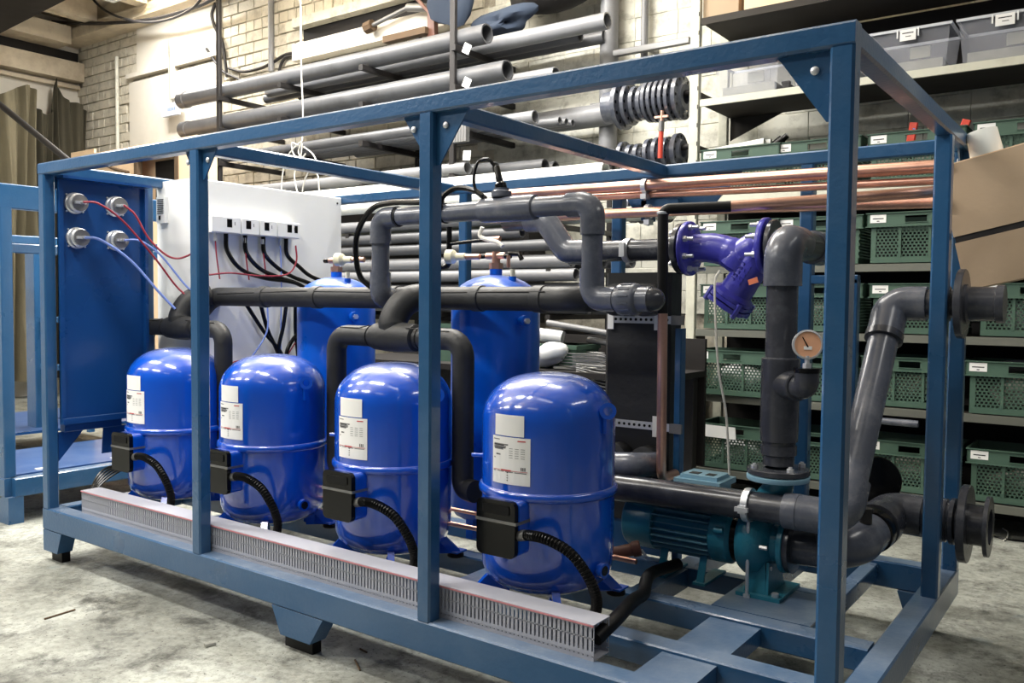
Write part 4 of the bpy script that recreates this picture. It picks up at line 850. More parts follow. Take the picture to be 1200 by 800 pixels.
# valves, small fittings behind the high pipe
t = thing('liquid_line', 'thin black line with copper joint and bend behind the grey vertical pipe', 'pipe', (-2.35, 1.15, 1.55))
MB().tube(arcp([(-2.25, 1.15, 1.76), (-2.25, 1.15, 1.56), (-2.42, 1.15, 1.56)], .03), .014, 12).build('black_tube', BLACK, t)
MB().tube([(-2.25, 1.15, 1.675), (-1.98, 1.15, 1.69)], .009, 10).build('cross_tube', BLACK, t)
MB().tube([(-2.02, 1.15, 1.69), (-1.93, 1.15, 1.69)], .012, 10).build('copper_joint', COPPER, t)
cable('white_lead', [(-1.96, 1.05, 1.74), (-1.975, 1.05, 1.70), (-1.93, 1.05, 1.68), (-1.87, 1.05, 1.665), (-1.84, 1.05, 1.645)], .010, STRING, 'short pale lead hanging under the high grey pipe', 'cable')
t = thing('filter_valve', 'dark valve body with copper nuts beside the right tank top', 'valve', (-1.78, 1.1, 1.60))
MB().tube([(-1.84, 1.1, 1.612), (-1.78, 1.1, 1.612), (-1.765, 1.1, 1.585)], .012, 10).build('body', BLACK, t)
MB().cyl((-1.79, 1.03, 1.545), (-1.79, 1.03, 1.60), .009, 8).build('brass_pin', COPPER, t)
# ================================================================ STEEL SHELVING WITH CRATES
SY = 3.6
rk = thing('shelving_rack', 'tall cream steel shelving with dark boards along the back wall', 'shelf', (-.7, 3.85, 0))
for x in (-2.045, .62):
    for y in (3.62, 4.15): MB().bar((x, y, 0), (x, y, 4.6), .07, .045, .004).build('upright', CREAM, rk)
mb = MB()
for k in range(22):
    zz = 1.6+k*.13; mb.box(-2.02, -2.012, 3.597, 3.5985, zz, zz+.03)
mb.build('upright_slots', DARK, rk)
SH = [(3.40, SHELFK, SHELFK), (2.83, CREAM, SHELFK), (2.15, CREAM, SHELFK), (1.645, SHELFD, SHELFK), (1.20, SHELFD, SHELFK), (.735, SHELFD, SHELFK), (.205, SHELFD, SHELFK)]
for k, (zz, ml, mb_) in enumerate(SH):
    b = MB().box(-2.0, .58, 3.62, 4.18, zz-.03, zz).build('shelf_board', mb_, rk)
    MB().box(-2.0, .58, 3.60, 3.62, zz-.045, zz+.003).build('shelf_lip', ml, b)
MB().box(-2.0, .6, 4.19, 4.21, 0, 2.13).build('shade_backing', BEAMK, rk)  # dark sheets stand in for shade behind the crates and boxes
MB().box(-1.5, .6, 4.19, 4.21, 2.84, 3.36).build('shade_backing', BEAMK, rk)
for k in (0, 1, 2): MB().prism([(-2.0, 4.17, SH[k][0]-.03), (-1.6, 4.17, SH[k][0]-.03), (-2.0, 4.17, SH[k][0]-.2)], (0, .01, 0)).build('brace', SHELFK, rk)
# one crate
CW, CDp, CH = .565, .40, .315
def make_crate(x, y, z, label):
    t = thing('plastic_crate', label, 'crate', (x, y, z), 'green perforated crates on the shelving')
    X0, X1, Y0, Y1 = x, x+CW, y, y+CDp
    zr = z+CH-.085
    # rim: front band with a handle hole, sides and back
    hx0, hx1 = X0+CW*.40, X0+CW*.62
    MB().box(X0, hx0, Y0, Y0+.008, zr, z+CH).box(hx1, X1, Y0, Y0+.008, zr, z+CH).box(hx0, hx1, Y0, Y0+.008, zr, zr+.02).box(hx0, hx1, Y0, Y0+.008, z+CH-.025, z+CH)\
        .box(X0, X0+.008, Y0, Y1, zr, z+CH).box(X1-.008, X1, Y0, Y1, zr, z+CH).box(X0, X1, Y1-.008, Y1, zr, z+CH).build('rim_band', CRATE, t)
    MB().box(X0-.006, X1+.006, Y0-.008, Y0+.004, z+CH-.006, z+CH).box(X0-.006, X1+.006, Y0-.008, Y0+.004, zr-.006, zr).box(hx0-.004, hx1+.004, Y0-.004, Y0, zr+.016, zr+.020).box(hx0-.004, hx1+.004, Y0-.004, Y0, z+CH-.025, z+CH-.021)\
        .box(X1-.004, X1+.006, Y0, Y1, z+CH-.006, z+CH).box(X0-.006, X0+.004, Y0, Y1, z+CH-.006, z+CH).build('rim_ridges', CRATE, t)
    a0, a1 = X0+.025, X1-.025
    fr = MB().box(a0, a0+.03, Y0+.012, Y0+.022, z+.03, zr).box(a1-.03, a1, Y0+.012, Y0+.022, z+.03, zr)
    for k in range(1, 3): xx = a0+(a1-a0)*k/3; fr.box(xx-.008, xx+.008, Y0+.006, Y0+.022, z+.03, zr)
    fr.box(a0, a1, Y0+.006, Y0+.022, z, z+.035).box(a0, a0+.01, Y0+.01, Y1-.02, z, z+.035).box(a1-.01, a1, Y0+.01, Y1-.02, z, z+.035).build('ribs', CRATE, t)
    lt = MB(); nr = 10; hz = (zr-z-.035)/nr
    for r in range(nr+1): zz = z+.035+r*hz; lt.box(a0, a1, Y0+.014, Y0+.019, zz-.0035, zz+.0035); lt.box(a1-.006, a1-.001, Y0+.02, Y1-.02, zz-.0035, zz+.0035)
    for r in range(nr):
        zz = z+.035+r*hz; o = .0 if r % 2 else .012
        for k in range(21): xx = a0+.03+o+k*.0237; lt.box(xx-.0045, xx+.0045, Y0+.014, Y0+.019, zz, zz+hz)
        for k in range(14): yy = Y0+.03+o+k*.0237; lt.box(a1-.006, a1-.001, yy-.0045, yy+.0045, zz, zz+hz)
    lt.build('lattice', CRATE, t, kind='stuff')
    MB().box(a0+.01, a1-.01, Y0+.02, Y1-.02, z+.002, z+.012).build('tray', CRATE, t)
    MB().box(X0+.02, X0+.115, Y0-.002, Y0, zr+.022, z+CH-.012).build('paper_label', LABEL, t)
    MB().box(X0+.035, X0+.10, Y0-.0026, Y0-.002, z+CH-.040, z+CH-.034).box(X0+.06, X0+.075, Y0-.0026, Y0-.002, zr+.030, zr+.035).build('label_print', PRINTK, t)
    return t
rows = [(2.16, 'top'), (1.655, 'second'), (1.21, 'third'), (.745, 'fourth'), (.215, 'bottom')]
colx = [-1.985, -1.445, -.845, -.235]
cn = ['leftmost, beside the cream upright', 'second from the cream upright', 'third from the cream upright', 'farthest right in view']
c0 = None; CR = {}
for r, (zz, rn) in enumerate(rows):
    for k, x in enumerate(colx):
        xx = x+(0.02*((r*7+k*3) % 3-1) if k else 0); yy = SY+.005+.02*((r+k) % 3)
        if r == 3 and k == 0: xx, yy = -2.0, SY-.03
        lb = 'green perforated crate in the %s crate row, %s' % (rn, cn[k])
        if c0 is None: c0 = make_crate(xx, yy, zz, lb); CR[(0, 0)] = (xx, yy, zz); b0 = V(xx, yy, zz)
        else: copy_tree(c0, V(xx, yy, zz)-b0, lb); CR[(r, k)] = (xx, yy, zz)
# what lies in the crates
def lump(name, m, c, r, seed, label, cat, group=None, sq=(1, 1, .6), jag=.35):
    rnd = random.Random(seed); bm = bmesh.new(); bmesh.ops.create_icosphere(bm, subdivisions=3, radius=1)
    dirs = [(V(rnd.uniform(-1, 1), rnd.uniform(-1, 1), rnd.uniform(-1, 1)).normalized(), rnd.uniform(-jag, jag)) for _ in range(26)]
    for v in bm.verts:
        n = v.co.normalized(); k = 1+sum(w*max(0, n.dot(d))**6 for d, w in dirs); v.co = V(n.x*sq[0]*k*r, n.y*sq[1]*k*r, n.z*sq[2]*k*r)
    mb = MB(); mb.add([V(c)+v.co for v in bm.verts], [tuple(v.index for v in f.verts) for f in bm.faces], True); bm.free()
    mn = min(v[2] for v in mb.v); dz = c[2]-mn; mb.v = [(v[0], v[1], v[2]+dz) for v in mb.v]
    return tag(mb.build(name, m, base=c), label, cat, group)
def incrate(r, k): x, y, z_ = CR[(r, k)]; return V(x+CW/2, y+CDp/2, z_+.014)
CSEED = 0
NM = {(2, 0): ('white plastic bag seen through the mesh of the third row crate by the upright', BAG), (3, 0): ('bright white bag filling the fourth row crate by the upright', BAG), (4, 0): ('white crumpled bag heaped in the bottom row crate by the upright', BAG), (2, 1): ('grey bag in the third row crate beside the riser pipe', JUNK), (1, 3): ('grey parts bag in the second row right-hand crate', JUNK),
      (2, 3): ('clear bag of parts in the third row right-hand crate', BAG), (4, 2): ('grey parts in the bottom row crate behind the suction elbow', JUNK), (3, 2): ('grey fittings in the fourth row crate behind the slanting pipe', JUNK), (4, 3): ('dark fittings in the bottom right crate', JUNK), (3, 3): ('grey fittings in the fourth row right-hand crate', JUNK)}
for (r, k), (lb, m) in NM.items():
    CSEED += 1
    lump('bag' if m is BAG else 'parts_heap', m, incrate(r, k)-V(0, .02, 0), .15, CSEED, lb, 'bag' if m is BAG else 'parts', None, (1.25, .85, .62), .25)
x, y, z_ = CR[(4, 0)]
tag(MB().add([(x+.05, y-.012, z_+.22), (x+.30, y-.012, z_+.215), (x+.29, y-.010, z_+.30), (x+.06, y-.010, z_+.305), (x+.05, y-.004, z_+.22), (x+.30, y-.004, z_+.215), (x+.29, y-.003, z_+.30), (x+.06, y-.003, z_+.305)], [(0, 1, 2, 3), (7, 6, 5, 4), (0, 4, 5, 1), (2, 6, 7, 3), (1, 5, 6, 2), (0, 3, 7, 4)]).build('paper_sheet', LABEL, base=(x, y, z_+.22)), 'crumpled white paper taped on the front of the bottom left crate', 'paper')
# red handled clamps and black tools standing in the top row crates
def clamp_tool(c, d, label, m=RED):
    t = thing('hand_clamp', label, 'tool', c, 'red handled tools in the top crates'); c = V(c); d = V(d).normalized(); u, v = basis(d)
    MB().bar(c+d*.0, c+d*.17, .05, .022, .006).build('handle', m, t)
    MB().lathe([(.02, 0), (.045, .01), (.045, .05), (.02, .06)], c-d*.02+u*.06, v, 14).build('jaw', BLACK, t)
    MB().cyl(c+d*.13, c+d*.13+v*.014, .012, 12).build('rivet', WBLUE, t)
x, y, z_ = CR[(0, 2)]; clamp_tool((x+.50, y+.08, z_+.20), (.35, 0, 1), 'red handled clamp sticking up highest from the top row crate'); clamp_tool((x+.12, y+.10, z_+.17), (-.9, 0, .6), 'red handled clamp lying left in the third top row crate')
clamp_tool((x+.22, y+.14, z_+.22), (.15, 0, 1), 'short red clamp with black jaw in the third top row crate')
x, y, z_ = CR[(0, 1)]; clamp_tool((x+.30, y+.06, z_+.15), (.8, 0, .4), 'red handled tool seen in the handle hole of the second top row crate')
x, y, z_ = CR[(0, 0)]
for k in range(3): tag(MB().hollow((x+.0+.03*k, y+.1+.05*k, z_+.30), (x+.42+.03*k, y+.12+.05*k, z_+.345), .035, .03).build('white_tube', PIPEW, base=(x, y, z_+.3)), 'short white tube laid over the top left crate, %s' % ('front one', 'middle one', 'rear one')[k], 'tube', 'white tubes on the top left crate')
tag(MB().cyl((x+.45, y+.12, z_+.29), (x+.54, y+.14, z_+.36), .035, 14).cyl((x+.54, y+.14, z_+.36), (x+.57, y+.14, z_+.385), .02, 12).build('black_coupling', BLACK, base=(x+.45, y+.12, z_+.3)), 'black coupling beside the white tubes on the top left crate', 'fitting')
x, y, z_ = CR[(3, 3)]
for k in range(3): tag(MB().hollow((x+.06+.05*k, y+.08, z_+.24+.02*k), (x+.40+.05*k, y+.20+.04*k, z_+.315+.01*k), .03, .025).build('pipe_offcut', PVCD, base=(x, y, z_+.25)), 'grey pipe offcut in the fourth row right-hand crate, %s' % ('left one', 'middle one', 'right one')[k], 'pipe', 'grey offcuts in the fourth row right-hand crate')
tag(MB().hollow((-.98, 3.58, .655), (-.50, 3.57, .655), .022, .018).build('pipe_offcut', PVC, base=(-.75, 3.58, .64)), 'grey pipe offcut lying in the gap above the bottom crates', 'pipe')
# clear storage boxes on the upper shelf
def clear_box(x, w, label, h=.26):
    y, z_ = 3.615, 2.835
    t = thing('storage_box', label, 'box', (x, y, z_), 'clear plastic storage boxes on the upper shelf')
    y1 = y+.36; e = .025
    def wall(p): return p
    o = [(x+e, y+e), (x+w-e, y+e), (x+w-e, y1-e), (x+e, y1-e)]; q = [(x, y), (x+w, y), (x+w, y1), (x, y1)]
    mb = MB()
    vs = [(a, b, z_+.003) for a, b in o]+[(a, b, z_+h) for a, b in q]
    mb.add(vs, [(0, 1, 5, 4), (1, 2, 6, 5), (2, 3, 7, 6), (3, 0, 4, 7), (3, 2, 1, 0)])
    mb.build('tub', CLEAR, t)
    MB().box(x-.012, x+w+.012, y-.012, y, z_+h-.012, z_+h+.004).box(x-.012, x+w+.012, y1, y1+.012, z_+h-.012, z_+h+.004).box(x-.012, x, y, y1, z_+h-.012, z_+h+.004).box(x+w, x+w+.012, y, y1, z_+h-.012, z_+h+.004).build('rim', CRIM, t)
    for hx in (x+w*.36, x+w*.62): MB().box(hx-.004, hx+.004, y-.02, y-.008, z_+h-.055, z_+h-.005).build('clip', WHITE, t)
    MB().box(x+w*.39, x+w*.59, y-.016, y-.013, z_+h-.075, z_+h-.008).build('paper_label', LABEL, t)
    MB().box(x+w*.42, x+w*.56, y-.0168, y-.016, z_+h-.032, z_+h-.026).box(x+w*.46, x+w*.53, y-.0168, y-.016, z_+h-.052, z_+h-.048).build('label_print', PRINTK, t)
    MB().box(x+e+.02, x+w-e-.02, y+e+.02, y1-e-.02, z_+.006, z_+.07).box(x+w*.5, x+w*.75, y+e+.01, y+e+.02, z_+.08, z_+.15).build('contents', JUNK, t)
for x, w, lb in ((-1.90, .46, 'clear plastic storage box nearest the cream upright'), (-1.36, .46, 'clear storage box hidden partly by the corner gusset'), (-.86, .46, 'clear storage box behind the sloping end rail'), (-.355, .50, 'clear storage box at the right edge of the upper shelf')): clear_box(x, w, lb)
tag(MB().box(-1.42, -1.375, 3.63, 3.9, 2.835, 2.87).box(-1.425, -1.37, 3.625, 3.66, 2.87, 2.885).build('black_tray', BLACK, base=(-1.4, 3.7, 2.835)), 'small black tray between the two left storage boxes', 'tray')
for k, (x, w, h, lb) in enumerate(((-2.0, .26, .30, 'beige cardboard box at the left end of the top shelf'), (-1.70, .42, .34, 'pale cardboard box second on the top shelf'), (-1.24, .55, .30, 'cardboard box third on the top shelf'), (-.64, .6, .30, 'cardboard box at the right of the top shelf'))):
    t = thing('cardboard_box', lb, 'box', (x, 3.65, 3.405), 'cardboard boxes on the top shelf')
    MB().box(x, x+w, 3.63, 4.05, 3.403, 3.403+h).build('carton', CARD if k % 2 == 0 else PLY, t)
    MB().box(x, x+w, 3.628, 3.84, 3.403+h, 3.406+h).box(x+.0, x+w, 3.843, 4.05, 3.403+h, 3.406+h).build('flaps', CARD, t)

# ================================================================ FLANGES ON TWO WALL RODS
def rodset(z_, lst, lb, grp, y=3.42):
    x0 = lst[0][0]-.10
    t = thing('storage_rod', 'steel rod carrying the %s row of flanges' % lb, 'rod', (x0, y, z_))
    MB().cyl((x0, y, z_), (-2.10, y, z_), .022, 12).build('rod', DARK, t)
    MB().bar((-2.10, y, z_), (-2.10, YW, z_), .04, .04).build('rod_arm', DARK, t)
    for i, (x, r, th) in enumerate(lst):
        p = ('leftmost', 'second', 'third', 'fourth', 'fifth', 'sixth', 'seventh', 'eighth', 'ninth', 'tenth', 'eleventh', 'twelfth')[i]
        f = thing('pipe_flange', 'grey %s flange, %s from the left on the %s rod' % ('wide' if r > .16 else 'plastic', p, lb), 'flange', (x, y, z_-r), grp)
        MB().lathe([(.05, -th/2), (r, -th/2), (r, th/2), (r*.7, th/2), (r*.62, th/2+.01), (r*.58, th/2+.02), (.05, th/2+.02), (.05, -th/2)], (x, y, z_-.026), (1, 0, 0), 32).build('disc', PVC, f)
        mb = MB()
        for k in range(12): a = 2*PI*k/12; mb.cyl((x+th/2-.002, y+r*.84*math.cos(a), z_-.026+r*.84*math.sin(a)), (x+th/2+.001, y+r*.84*math.cos(a), z_-.026+r*.84*math.sin(a)), r*.075, 8)
        mb.build('bolt_holes', BLACK, f)
rodset(2.918, [(-2.759, 0.121, 0.1), (-2.67, 0.184, 0.035), (-2.607, 0.157, 0.03), (-2.549, 0.131, 0.03), (-2.491, 0.126, 0.03), (-2.439, 0.152, 0.025), (-2.391, 0.157, 0.025), (-2.344, 0.157, 0.025), (-2.297, 0.157, 0.025), (-2.25, 0.157, 0.025), (-2.187, 0.163, 0.03)], 'upper', 'grey flanges on the upper rod', 3.70)
rodset(2.529, [(-2.654, 0.115, 0.03), (-2.591, 0.089, 0.03), (-2.528, 0.089, 0.03), (-2.433, 0.115, 0.03), (-2.36, 0.121, 0.03), (-2.286, 0.115, 0.03), (-2.202, 0.131, 0.035)], 'lower', 'grey flanges on the lower rod', 3.70)
rodset(2.136, [(-2.57, 0.115, 0.03), (-2.486, 0.126, 0.03), (-2.381, 0.105, 0.03), (-2.286, 0.126, 0.03)], 'lowest', 'grey flanges on the lowest rod', 3.70)
t = thing('pipe_wrench', 'pipe wrench with orange painted handle hanging before the flanges', 'wrench', (-2.268, 3.53, 2.436))
MB().tube([(-2.268, 3.53, 2.436), (-2.263, 3.53, 2.626)], .018, 10).build('handle', RED, t)
MB().cyl((-2.263, 3.53, 2.626), (-2.261, 3.53, 2.70), .021, 12).build('collar', DSTEEL, t)
MB().tube([(-2.261, 3.53, 2.70), (-2.258, 3.53, 2.775)], .013, 10).box(-2.315, -2.21, 3.52, 3.54, 2.725, 2.739).build('jaw', COPPER, t)

# ================================================================ PIPE RACK ON THE BACK WALL
rc = thing('pipe_rack', 'dark steel rack of hanging rods and arms holding the long stored pipes', 'rack', (-5.8, 3.9, 1.2))
for x, z0 in ((-7.45, 2.4), (-4.20, 2.2)):
    MB().bar((x, 3.50, z0), (x, 3.50, 5.35), .055, .04).build('hanging_rod', DARK, rc)
ARM = {}
for x in (-7.45, -6.45, -5.3, -4.20):
    for zz in (3.52, 3.185, 2.83, 2.43):
        MB().bar((x+.03, 3.46, zz), (x+.03, YW-.02, zz), .05, .05).build('arm', DARK, rc)
for x in (-7.45, -5.3, -4.2, -3.1):
    for zz in (1.97, 1.62, 1.27): MB().bar((x+.02, 3.30, zz), (x+.02, YW-.02, zz), .04, .04).build('arm', DARK, rc)
for x in (-5.3, -3.1): MB().bar((x, 4.28, 0), (x, 4.28, 4.0), .05, .05).build('wall_post', DARK, rc)
def stored(xl, xr, y, z_, r, m, lb, hol=True, grp='long grey pipes stored on the wall rack', cap=False):
    mb = MB()
    mb.hollow((xl, y, z_), (xr, y, z_), r, r*.84, 20)
    if cap: mb.lathe([(r, 0), (r*1.1, .01), (r*1.1, .12), (r, .13)], (xl, y, z_), (1, 0, 0), 20)
    tag(mb.build('stored_pipe', m, base=((xl+xr)/2, y, z_-r)), lb, 'pipe', grp)
A3 = 3.54
stored(-8.30, -3.915, 3.6, A3+.085, .082, PIPED, 'thick grey pipe in front on the top rack level, socket at its left end', cap=True)
stored(-7.05, -2.90, 3.84, A3+.072, .066, PIPEG, 'second pipe on the top rack level, reaching farthest right')
stored(-7.3, -3.25, 4.0, A3+.055, .05, PIPED, 'third pipe deep on the top rack level')
stored(-6.9, -3.1, 4.15, A3+.06, .055, PIPED, 'fourth pipe against the wall on the top rack level')
A2 = 3.205
stored(-8.26, -3.70, 3.6, A2+.086, .084, PIPED, 'thick grey pipe in front on the second rack level', cap=True)
stored(-7.0, -3.38, 3.84, A2+.062, .058, PIPEG, 'pale grey pipe behind the thick one on the second rack level')
stored(-7.0, -3.9, 4.02, A2+.06, .055, PIPED, 'dark pipe near the wall on the second rack level')
A1 = 2.85
stored(-7.5, -3.95, 3.56, A1+.05, .046, PIPED, 'thin dark pipe in front on the third rack level')
stored(-7.2, -3.50, 3.72, A1+.058, .055, PIPEG, 'pale pipe second on the third rack level')
for k in range(3): stored(-6.8, -3.35+.02*k, 3.86+.07*k, A1+.034, .031, PIPEG, 'thin pale pipe of the bundle of three on the third rack level, %s' % ('front', 'middle', 'rear')[k], grp='thin pale pipes of the bundle of three')
stored(-6.0, -2.95, 4.12, A1+.098, .094, PIPEG, 'widest pale pipe, deep on the third rack level and ending beside the flanges')
A0 = 2.45
stored(-8.2, -4.05, 3.52, A0+.06, .055, PIPEG, 'pale pipe in front on the fourth rack level')
stored(-7.6, -3.85, 3.65, A0+.06, .055, PIPED, 'grey pipe second on the fourth rack level')
stored(-7.9, -3.45, 3.80, A0+.065, .06, PIPED, 'dark pipe third on the fourth rack level')
stored(-7.9, -3.45, 3.96, A0+.065, .06, PIPED, 'dark pipe fourth on the fourth rack level')
stored(-7.0, -3.6, 4.12, A0+.065, .06, PIPED, 'dark pipe at the wall on the fourth rack level')
# white ducts laid below
def duct(xl, xr, y, z_, w, h, lb, z2=None):
    t = thing('white_duct', lb, 'duct', ((xl+xr)/2, y, z_), 'long white ducts under the rack')
    zz = z2 or z_
    p = [(-w/2, -h/2), (w/2, -h/2), (w/2, h/2), (-w/2, h/2)]; k = .85
    vs = []
    for (x, zc_) in ((xl, z_), (xr, zz)):
        vs += [(x, y+a, zc_+b) for a, b in p]+[(x, y+a*k, zc_+b*k) for a, b in p]
    fs = [(i, (i+1) % 4, 8+(i+1) % 4, 8+i) for i in range(4)]+[(4+i, 12+i, 12+(i+1) % 4, 4+(i+1) % 4) for i in range(4)]+[(i, 4+i, 4+(i+1) % 4, (i+1) % 4) for i in range(4)]+[(8+i, 8+(i+1) % 4, 12+(i+1) % 4, 12+i) for i in range(4)]
    MB().add(vs, fs).build('channel', PIPEW, t)
    return t
stored(-5.9, -2.62, 3.36, 2.355, .062, PIPEW, 'upper white tube under the rack', grp='long white tubes under the rack')
stored(-5.9, -2.60, 3.34, 2.225, .062, PIPEW, 'lower white tube under the rack', grp='long white tubes under the rack')
stored(-5.9, -3.0, 3.6, 2.26, .06, PIPEW, 'rear white tube under the rack', grp='long white tubes under the rack')
stored(-5.6, -2.87, 3.34, 2.045, .05, PIPEG, 'pale grey pipe ending just behind the back rail', grp='grey pipes on the low rack')
stored(-5.6, -2.15, 3.52, 2.045, .055, PIPEP, 'cream pipe beside the pale grey one behind the back rail', grp='grey pipes on the low rack')
for k, (y, z_, r, xr, m) in enumerate(((3.36, 1.70, .055, -2.9, PIPEG), (3.50, 1.70, .055, -2.7, PIPED), (3.66, 1.71, .06, -2.55, PIPEG), (3.82, 1.71, .06, -2.9, PIPED), (3.36, 1.345, .05, -2.75, PIPED), (3.50, 1.345, .05, -2.6, PIPEG), (3.65, 1.35, .055, -2.7, PIPED), (3.34, 1.93, .045, -3.35, PIPED), (3.34, 1.825, .045, -3.0, PIPED), (3.34, 1.595, .048, -2.85, PIPEG), (3.40, 1.49, .045, -2.75, PIPED))):
    stored(-6.0, xr, y, z_, r, m, 'grey pipe on the %s low rack level' % ('upper front', 'upper second', 'upper third', 'upper rear', 'lower front', 'lower second', 'lower third', 'topmost dark', 'second topmost dark', 'pale middle', 'dark middle')[k], grp='grey pipes on the low rack')
for k, (px, py) in enumerate(((547, 57), (547, 97), (547, 182))):
    p = at(px, py, Y=3.47); M = Matrix.Translation(p) @ Matrix.Rotation(.5 if k < 2 else .1, 4, 'Y')
    tg = tag(MB().box(-.04, .04, -.002, .002, -.04, .04, M).box(-.022, .022, -.003, -.002, -.006, .006, M).build('paper_tag', LABEL, base=p), 'small white paper tag on the rack rod, %s' % ('topmost', 'middle', 'lowest')[k], 'tag')
p = at(540, 154, Y=3.44)
t = thing('wrapped_bundle', 'ribbed grey bundle tied to the rack rod', 'bundle', p)
mb = MB()
for k in range(6): mb.box(p.x-.085+k*.028, p.x-.062+k*.028, p.y-.03, p.y+.02, p.z-.09, p.z+.08)
mb.build('slats', DSTEEL, t)

# ================================================================ THINGS ON THE WALL
def wpipe(px, y0, y1, r, m, lb, Y=4.28, name='wall_conduit'):
    a = at(px, y0, Y=Y); b = at(px, y1, Y=Y); a.x = b.x
    return tag(MB().cyl((a.x, Y, b.z), (a.x, Y, a.z), r, 16).build(name, m, base=(a.x, Y, b.z)), lb, 'pipe')
wpipe(712, -40, 182, .078, PIPEG, 'thick pale vertical pipe on the back wall beside the flanges', 4.22, 'wall_pipe')
wpipe(754, -40, 120, .03, PIPEG, 'thin vertical conduit right of the thick wall pipe')
wpipe(318, -40, 84, .035, PIPEG, 'thin pale vertical conduit high on the brick wall')
wpipe(138, 66, 178, .025, BLOCK, 'thin painted vertical conduit in the left corner')
p = at(205, 135, Y=YW-.05)
t = thing('emergency_light', 'small white box light with faint blue lettering on the plaster', 'light', (p.x, YW-.1, p.z-.1))
MB().box(p.x-.18, p.x+.18, YW-.125, YW-.085, p.z-.02, p.z+.14).build('body', LAMPBOX, t)
mb = MB()
for k in range(5): mb.box(p.x-.04+k*.035, p.x-.02+k*.035, YW-.127, YW-.125, p.z+.04, p.z+.08)
mb.build('lettering', WBLUE, t)
MB().tube([(p.x-.02, YW-.10, p.z+.14), (p.x-.04, YW-.10, p.z+.25), (p.x-.05, YW-.10, p.z+.95)], .012, 6).build('lead', JUNK, t)
def wc(name, pix_, r, m, lb, Y=4.30): return cable(name, [at(a, b, Y=Y) for a, b in pix_], r, m, lb, 'cable', n=6)
wc('wall_cable', [(258, -10), (252, 5), (248, 18), (252, 32), (260, 48), (263, 64), (266, 90)], .02, DARK, 'thick dark cable bending down beside the first hanging rod')
wc('wall_cable', [(268, 80), (285, 84), (305, 80), (320, 73), (335, 64), (358, 61)], .018, DARK, 'dark cable sagging right along the bricks')
wc('wall_cable', [(327, 85), (330, 74), (338, 66), (358, 67)], .018, DARK, 'short dark cable curving down beside the thin conduit')
wc('wall_cable', [(242, 57), (252, 72), (262, 84), (285, 95)], .016, DARK, 'straight dark lead slanting from the plaster to the rod')
wc('ceiling_cable', [(0, 10), (40, 22), (80, 27), (130, 27), (180, 22), (230, 8), (255, -4)], .022, DARK, 'dark cable strung under the ceiling along the back wall', 4.0)
wc('ceiling_cable', [(105, -5), (120, 10), (140, 20), (170, 26), (200, 22), (225, 10), (238, -4)], .016, DARK, 'thin cable hanging in a loop under the ceiling', 3.9)
wc('string_line', [(352, -10), (353, 80), (355, 130), (354, 165)], .006, STRING, 'white string hanging straight down from the ceiling', 2.3)
q = at(352, 185, Y=2.3)
for k, pl in enumerate((((354, 165), (343, 175), (334, 190), (330, 215), (330, 232)), ((354, 168), (352, 185), (345, 205), (350, 232)), ((354, 165), (350, 180), (362, 195), (356, 215), (353, 234)), ((356, 172), (366, 180), (370, 190), (360, 196), (352, 190), (358, 180)), ((350, 170), (342, 168), (345, 182), (356, 184)), ((360, 190), (372, 205), (374, 222), (378, 232)))):
    wc('string_loop', pl, .0055, STRING, 'looped white string knotted behind the crossbeam, loop %s' % ('falling far left', 'narrow in the middle', 'crossing the middle', 'round at the right', 'small at the top', 'falling right')[k], 2.3)
p = at(760, 56, Y=4.2); tag(MB().bar((p.x-.34, 4.2, p.z), (p.x+.36, 4.2, p.z), .05, .05).box(p.x-.02, p.x+.02, 4.2, YW, p.z-.02, p.z+.02).build('wall_bar', DSTEEL, base=p), 'horizontal grey steel bar crossing the thick wall pipe', 'bar')
p = at(704, 124, Y=4.12); tag(MB().bar((p.x-.09, 4.12, p.z), (p.x+.12, 4.12, p.z), .05, .05).box(p.x+.08, p.x+.12, 4.1, YW, p.z-.02, p.z+.02).build('wall_bar', DSTEEL, base=p), 'short grey steel bar left of the upper flanges', 'bar')
tag(MB().cyl(at(758, 80, Y=4.25), at(771, 108, Y=4.2), .02, 8).build('wall_bar', DSTEEL, base=at(765, 94, Y=4.2)), 'short slanting bar above the upper flanges', 'bar')
lump('tarpaulin', BEAMK, at(655, 14, Y=4.1), .28, 77, 'dark tarpaulin bundled under the ceiling above the top pipes', 'tarpaulin', None, (1.7, .5, .9), .3)
# bar with foot, brown post, blue cloth bundles above the pipes
a, b, c_ = at(434, 31, Y=4.1), at(478, 9, Y=4.1), at(502, 9, Y=4.1)
t = thing('steel_prop', 'pale steel prop with round foot leaning over the top pipes', 'prop', a)
MB().tube([a, b], .022, 12).cyl(b, c_, .04, 14).build('tube', DSTEEL, t); MB().cyl(a-(b-a).normalized()*.06, a+(b-a).normalized()*.04, .06, 8).build('round_foot', WOODD, t)
t = thing('brown_post', 'brown steel post standing behind the top pipes', 'post', at(507, 38, Y=4.0))
p = at(507, 38, Y=4.0); MB().bar((p.x, 4.0, p.z-.05), (p.x, 4.0, 5.3), .09, .06).build('shaft', BROWNP, t)
for s in (-1, 1): MB().bar((p.x+.02, 4.05, p.z+.1 if s < 0 else 5.1), (p.x-.9, 4.05, 4.95 if s < 0 else p.z+.5), .03, .03).build('brace', BROWNP, t)
lump('cloth_bundle', BBLUE, at(535, 36, Y=3.95), .22, 31, 'blue grey cloth bundle hanging above the top pipes', 'cloth', None, (.95, .5, 1.5), .5)
lump('cloth_bundle', BBLUE, at(590, 40, Y=3.95), .20, 32, 'blue grey cloth bundle lying on the top rack level', 'cloth', None, (1.5, .6, .55), .5)
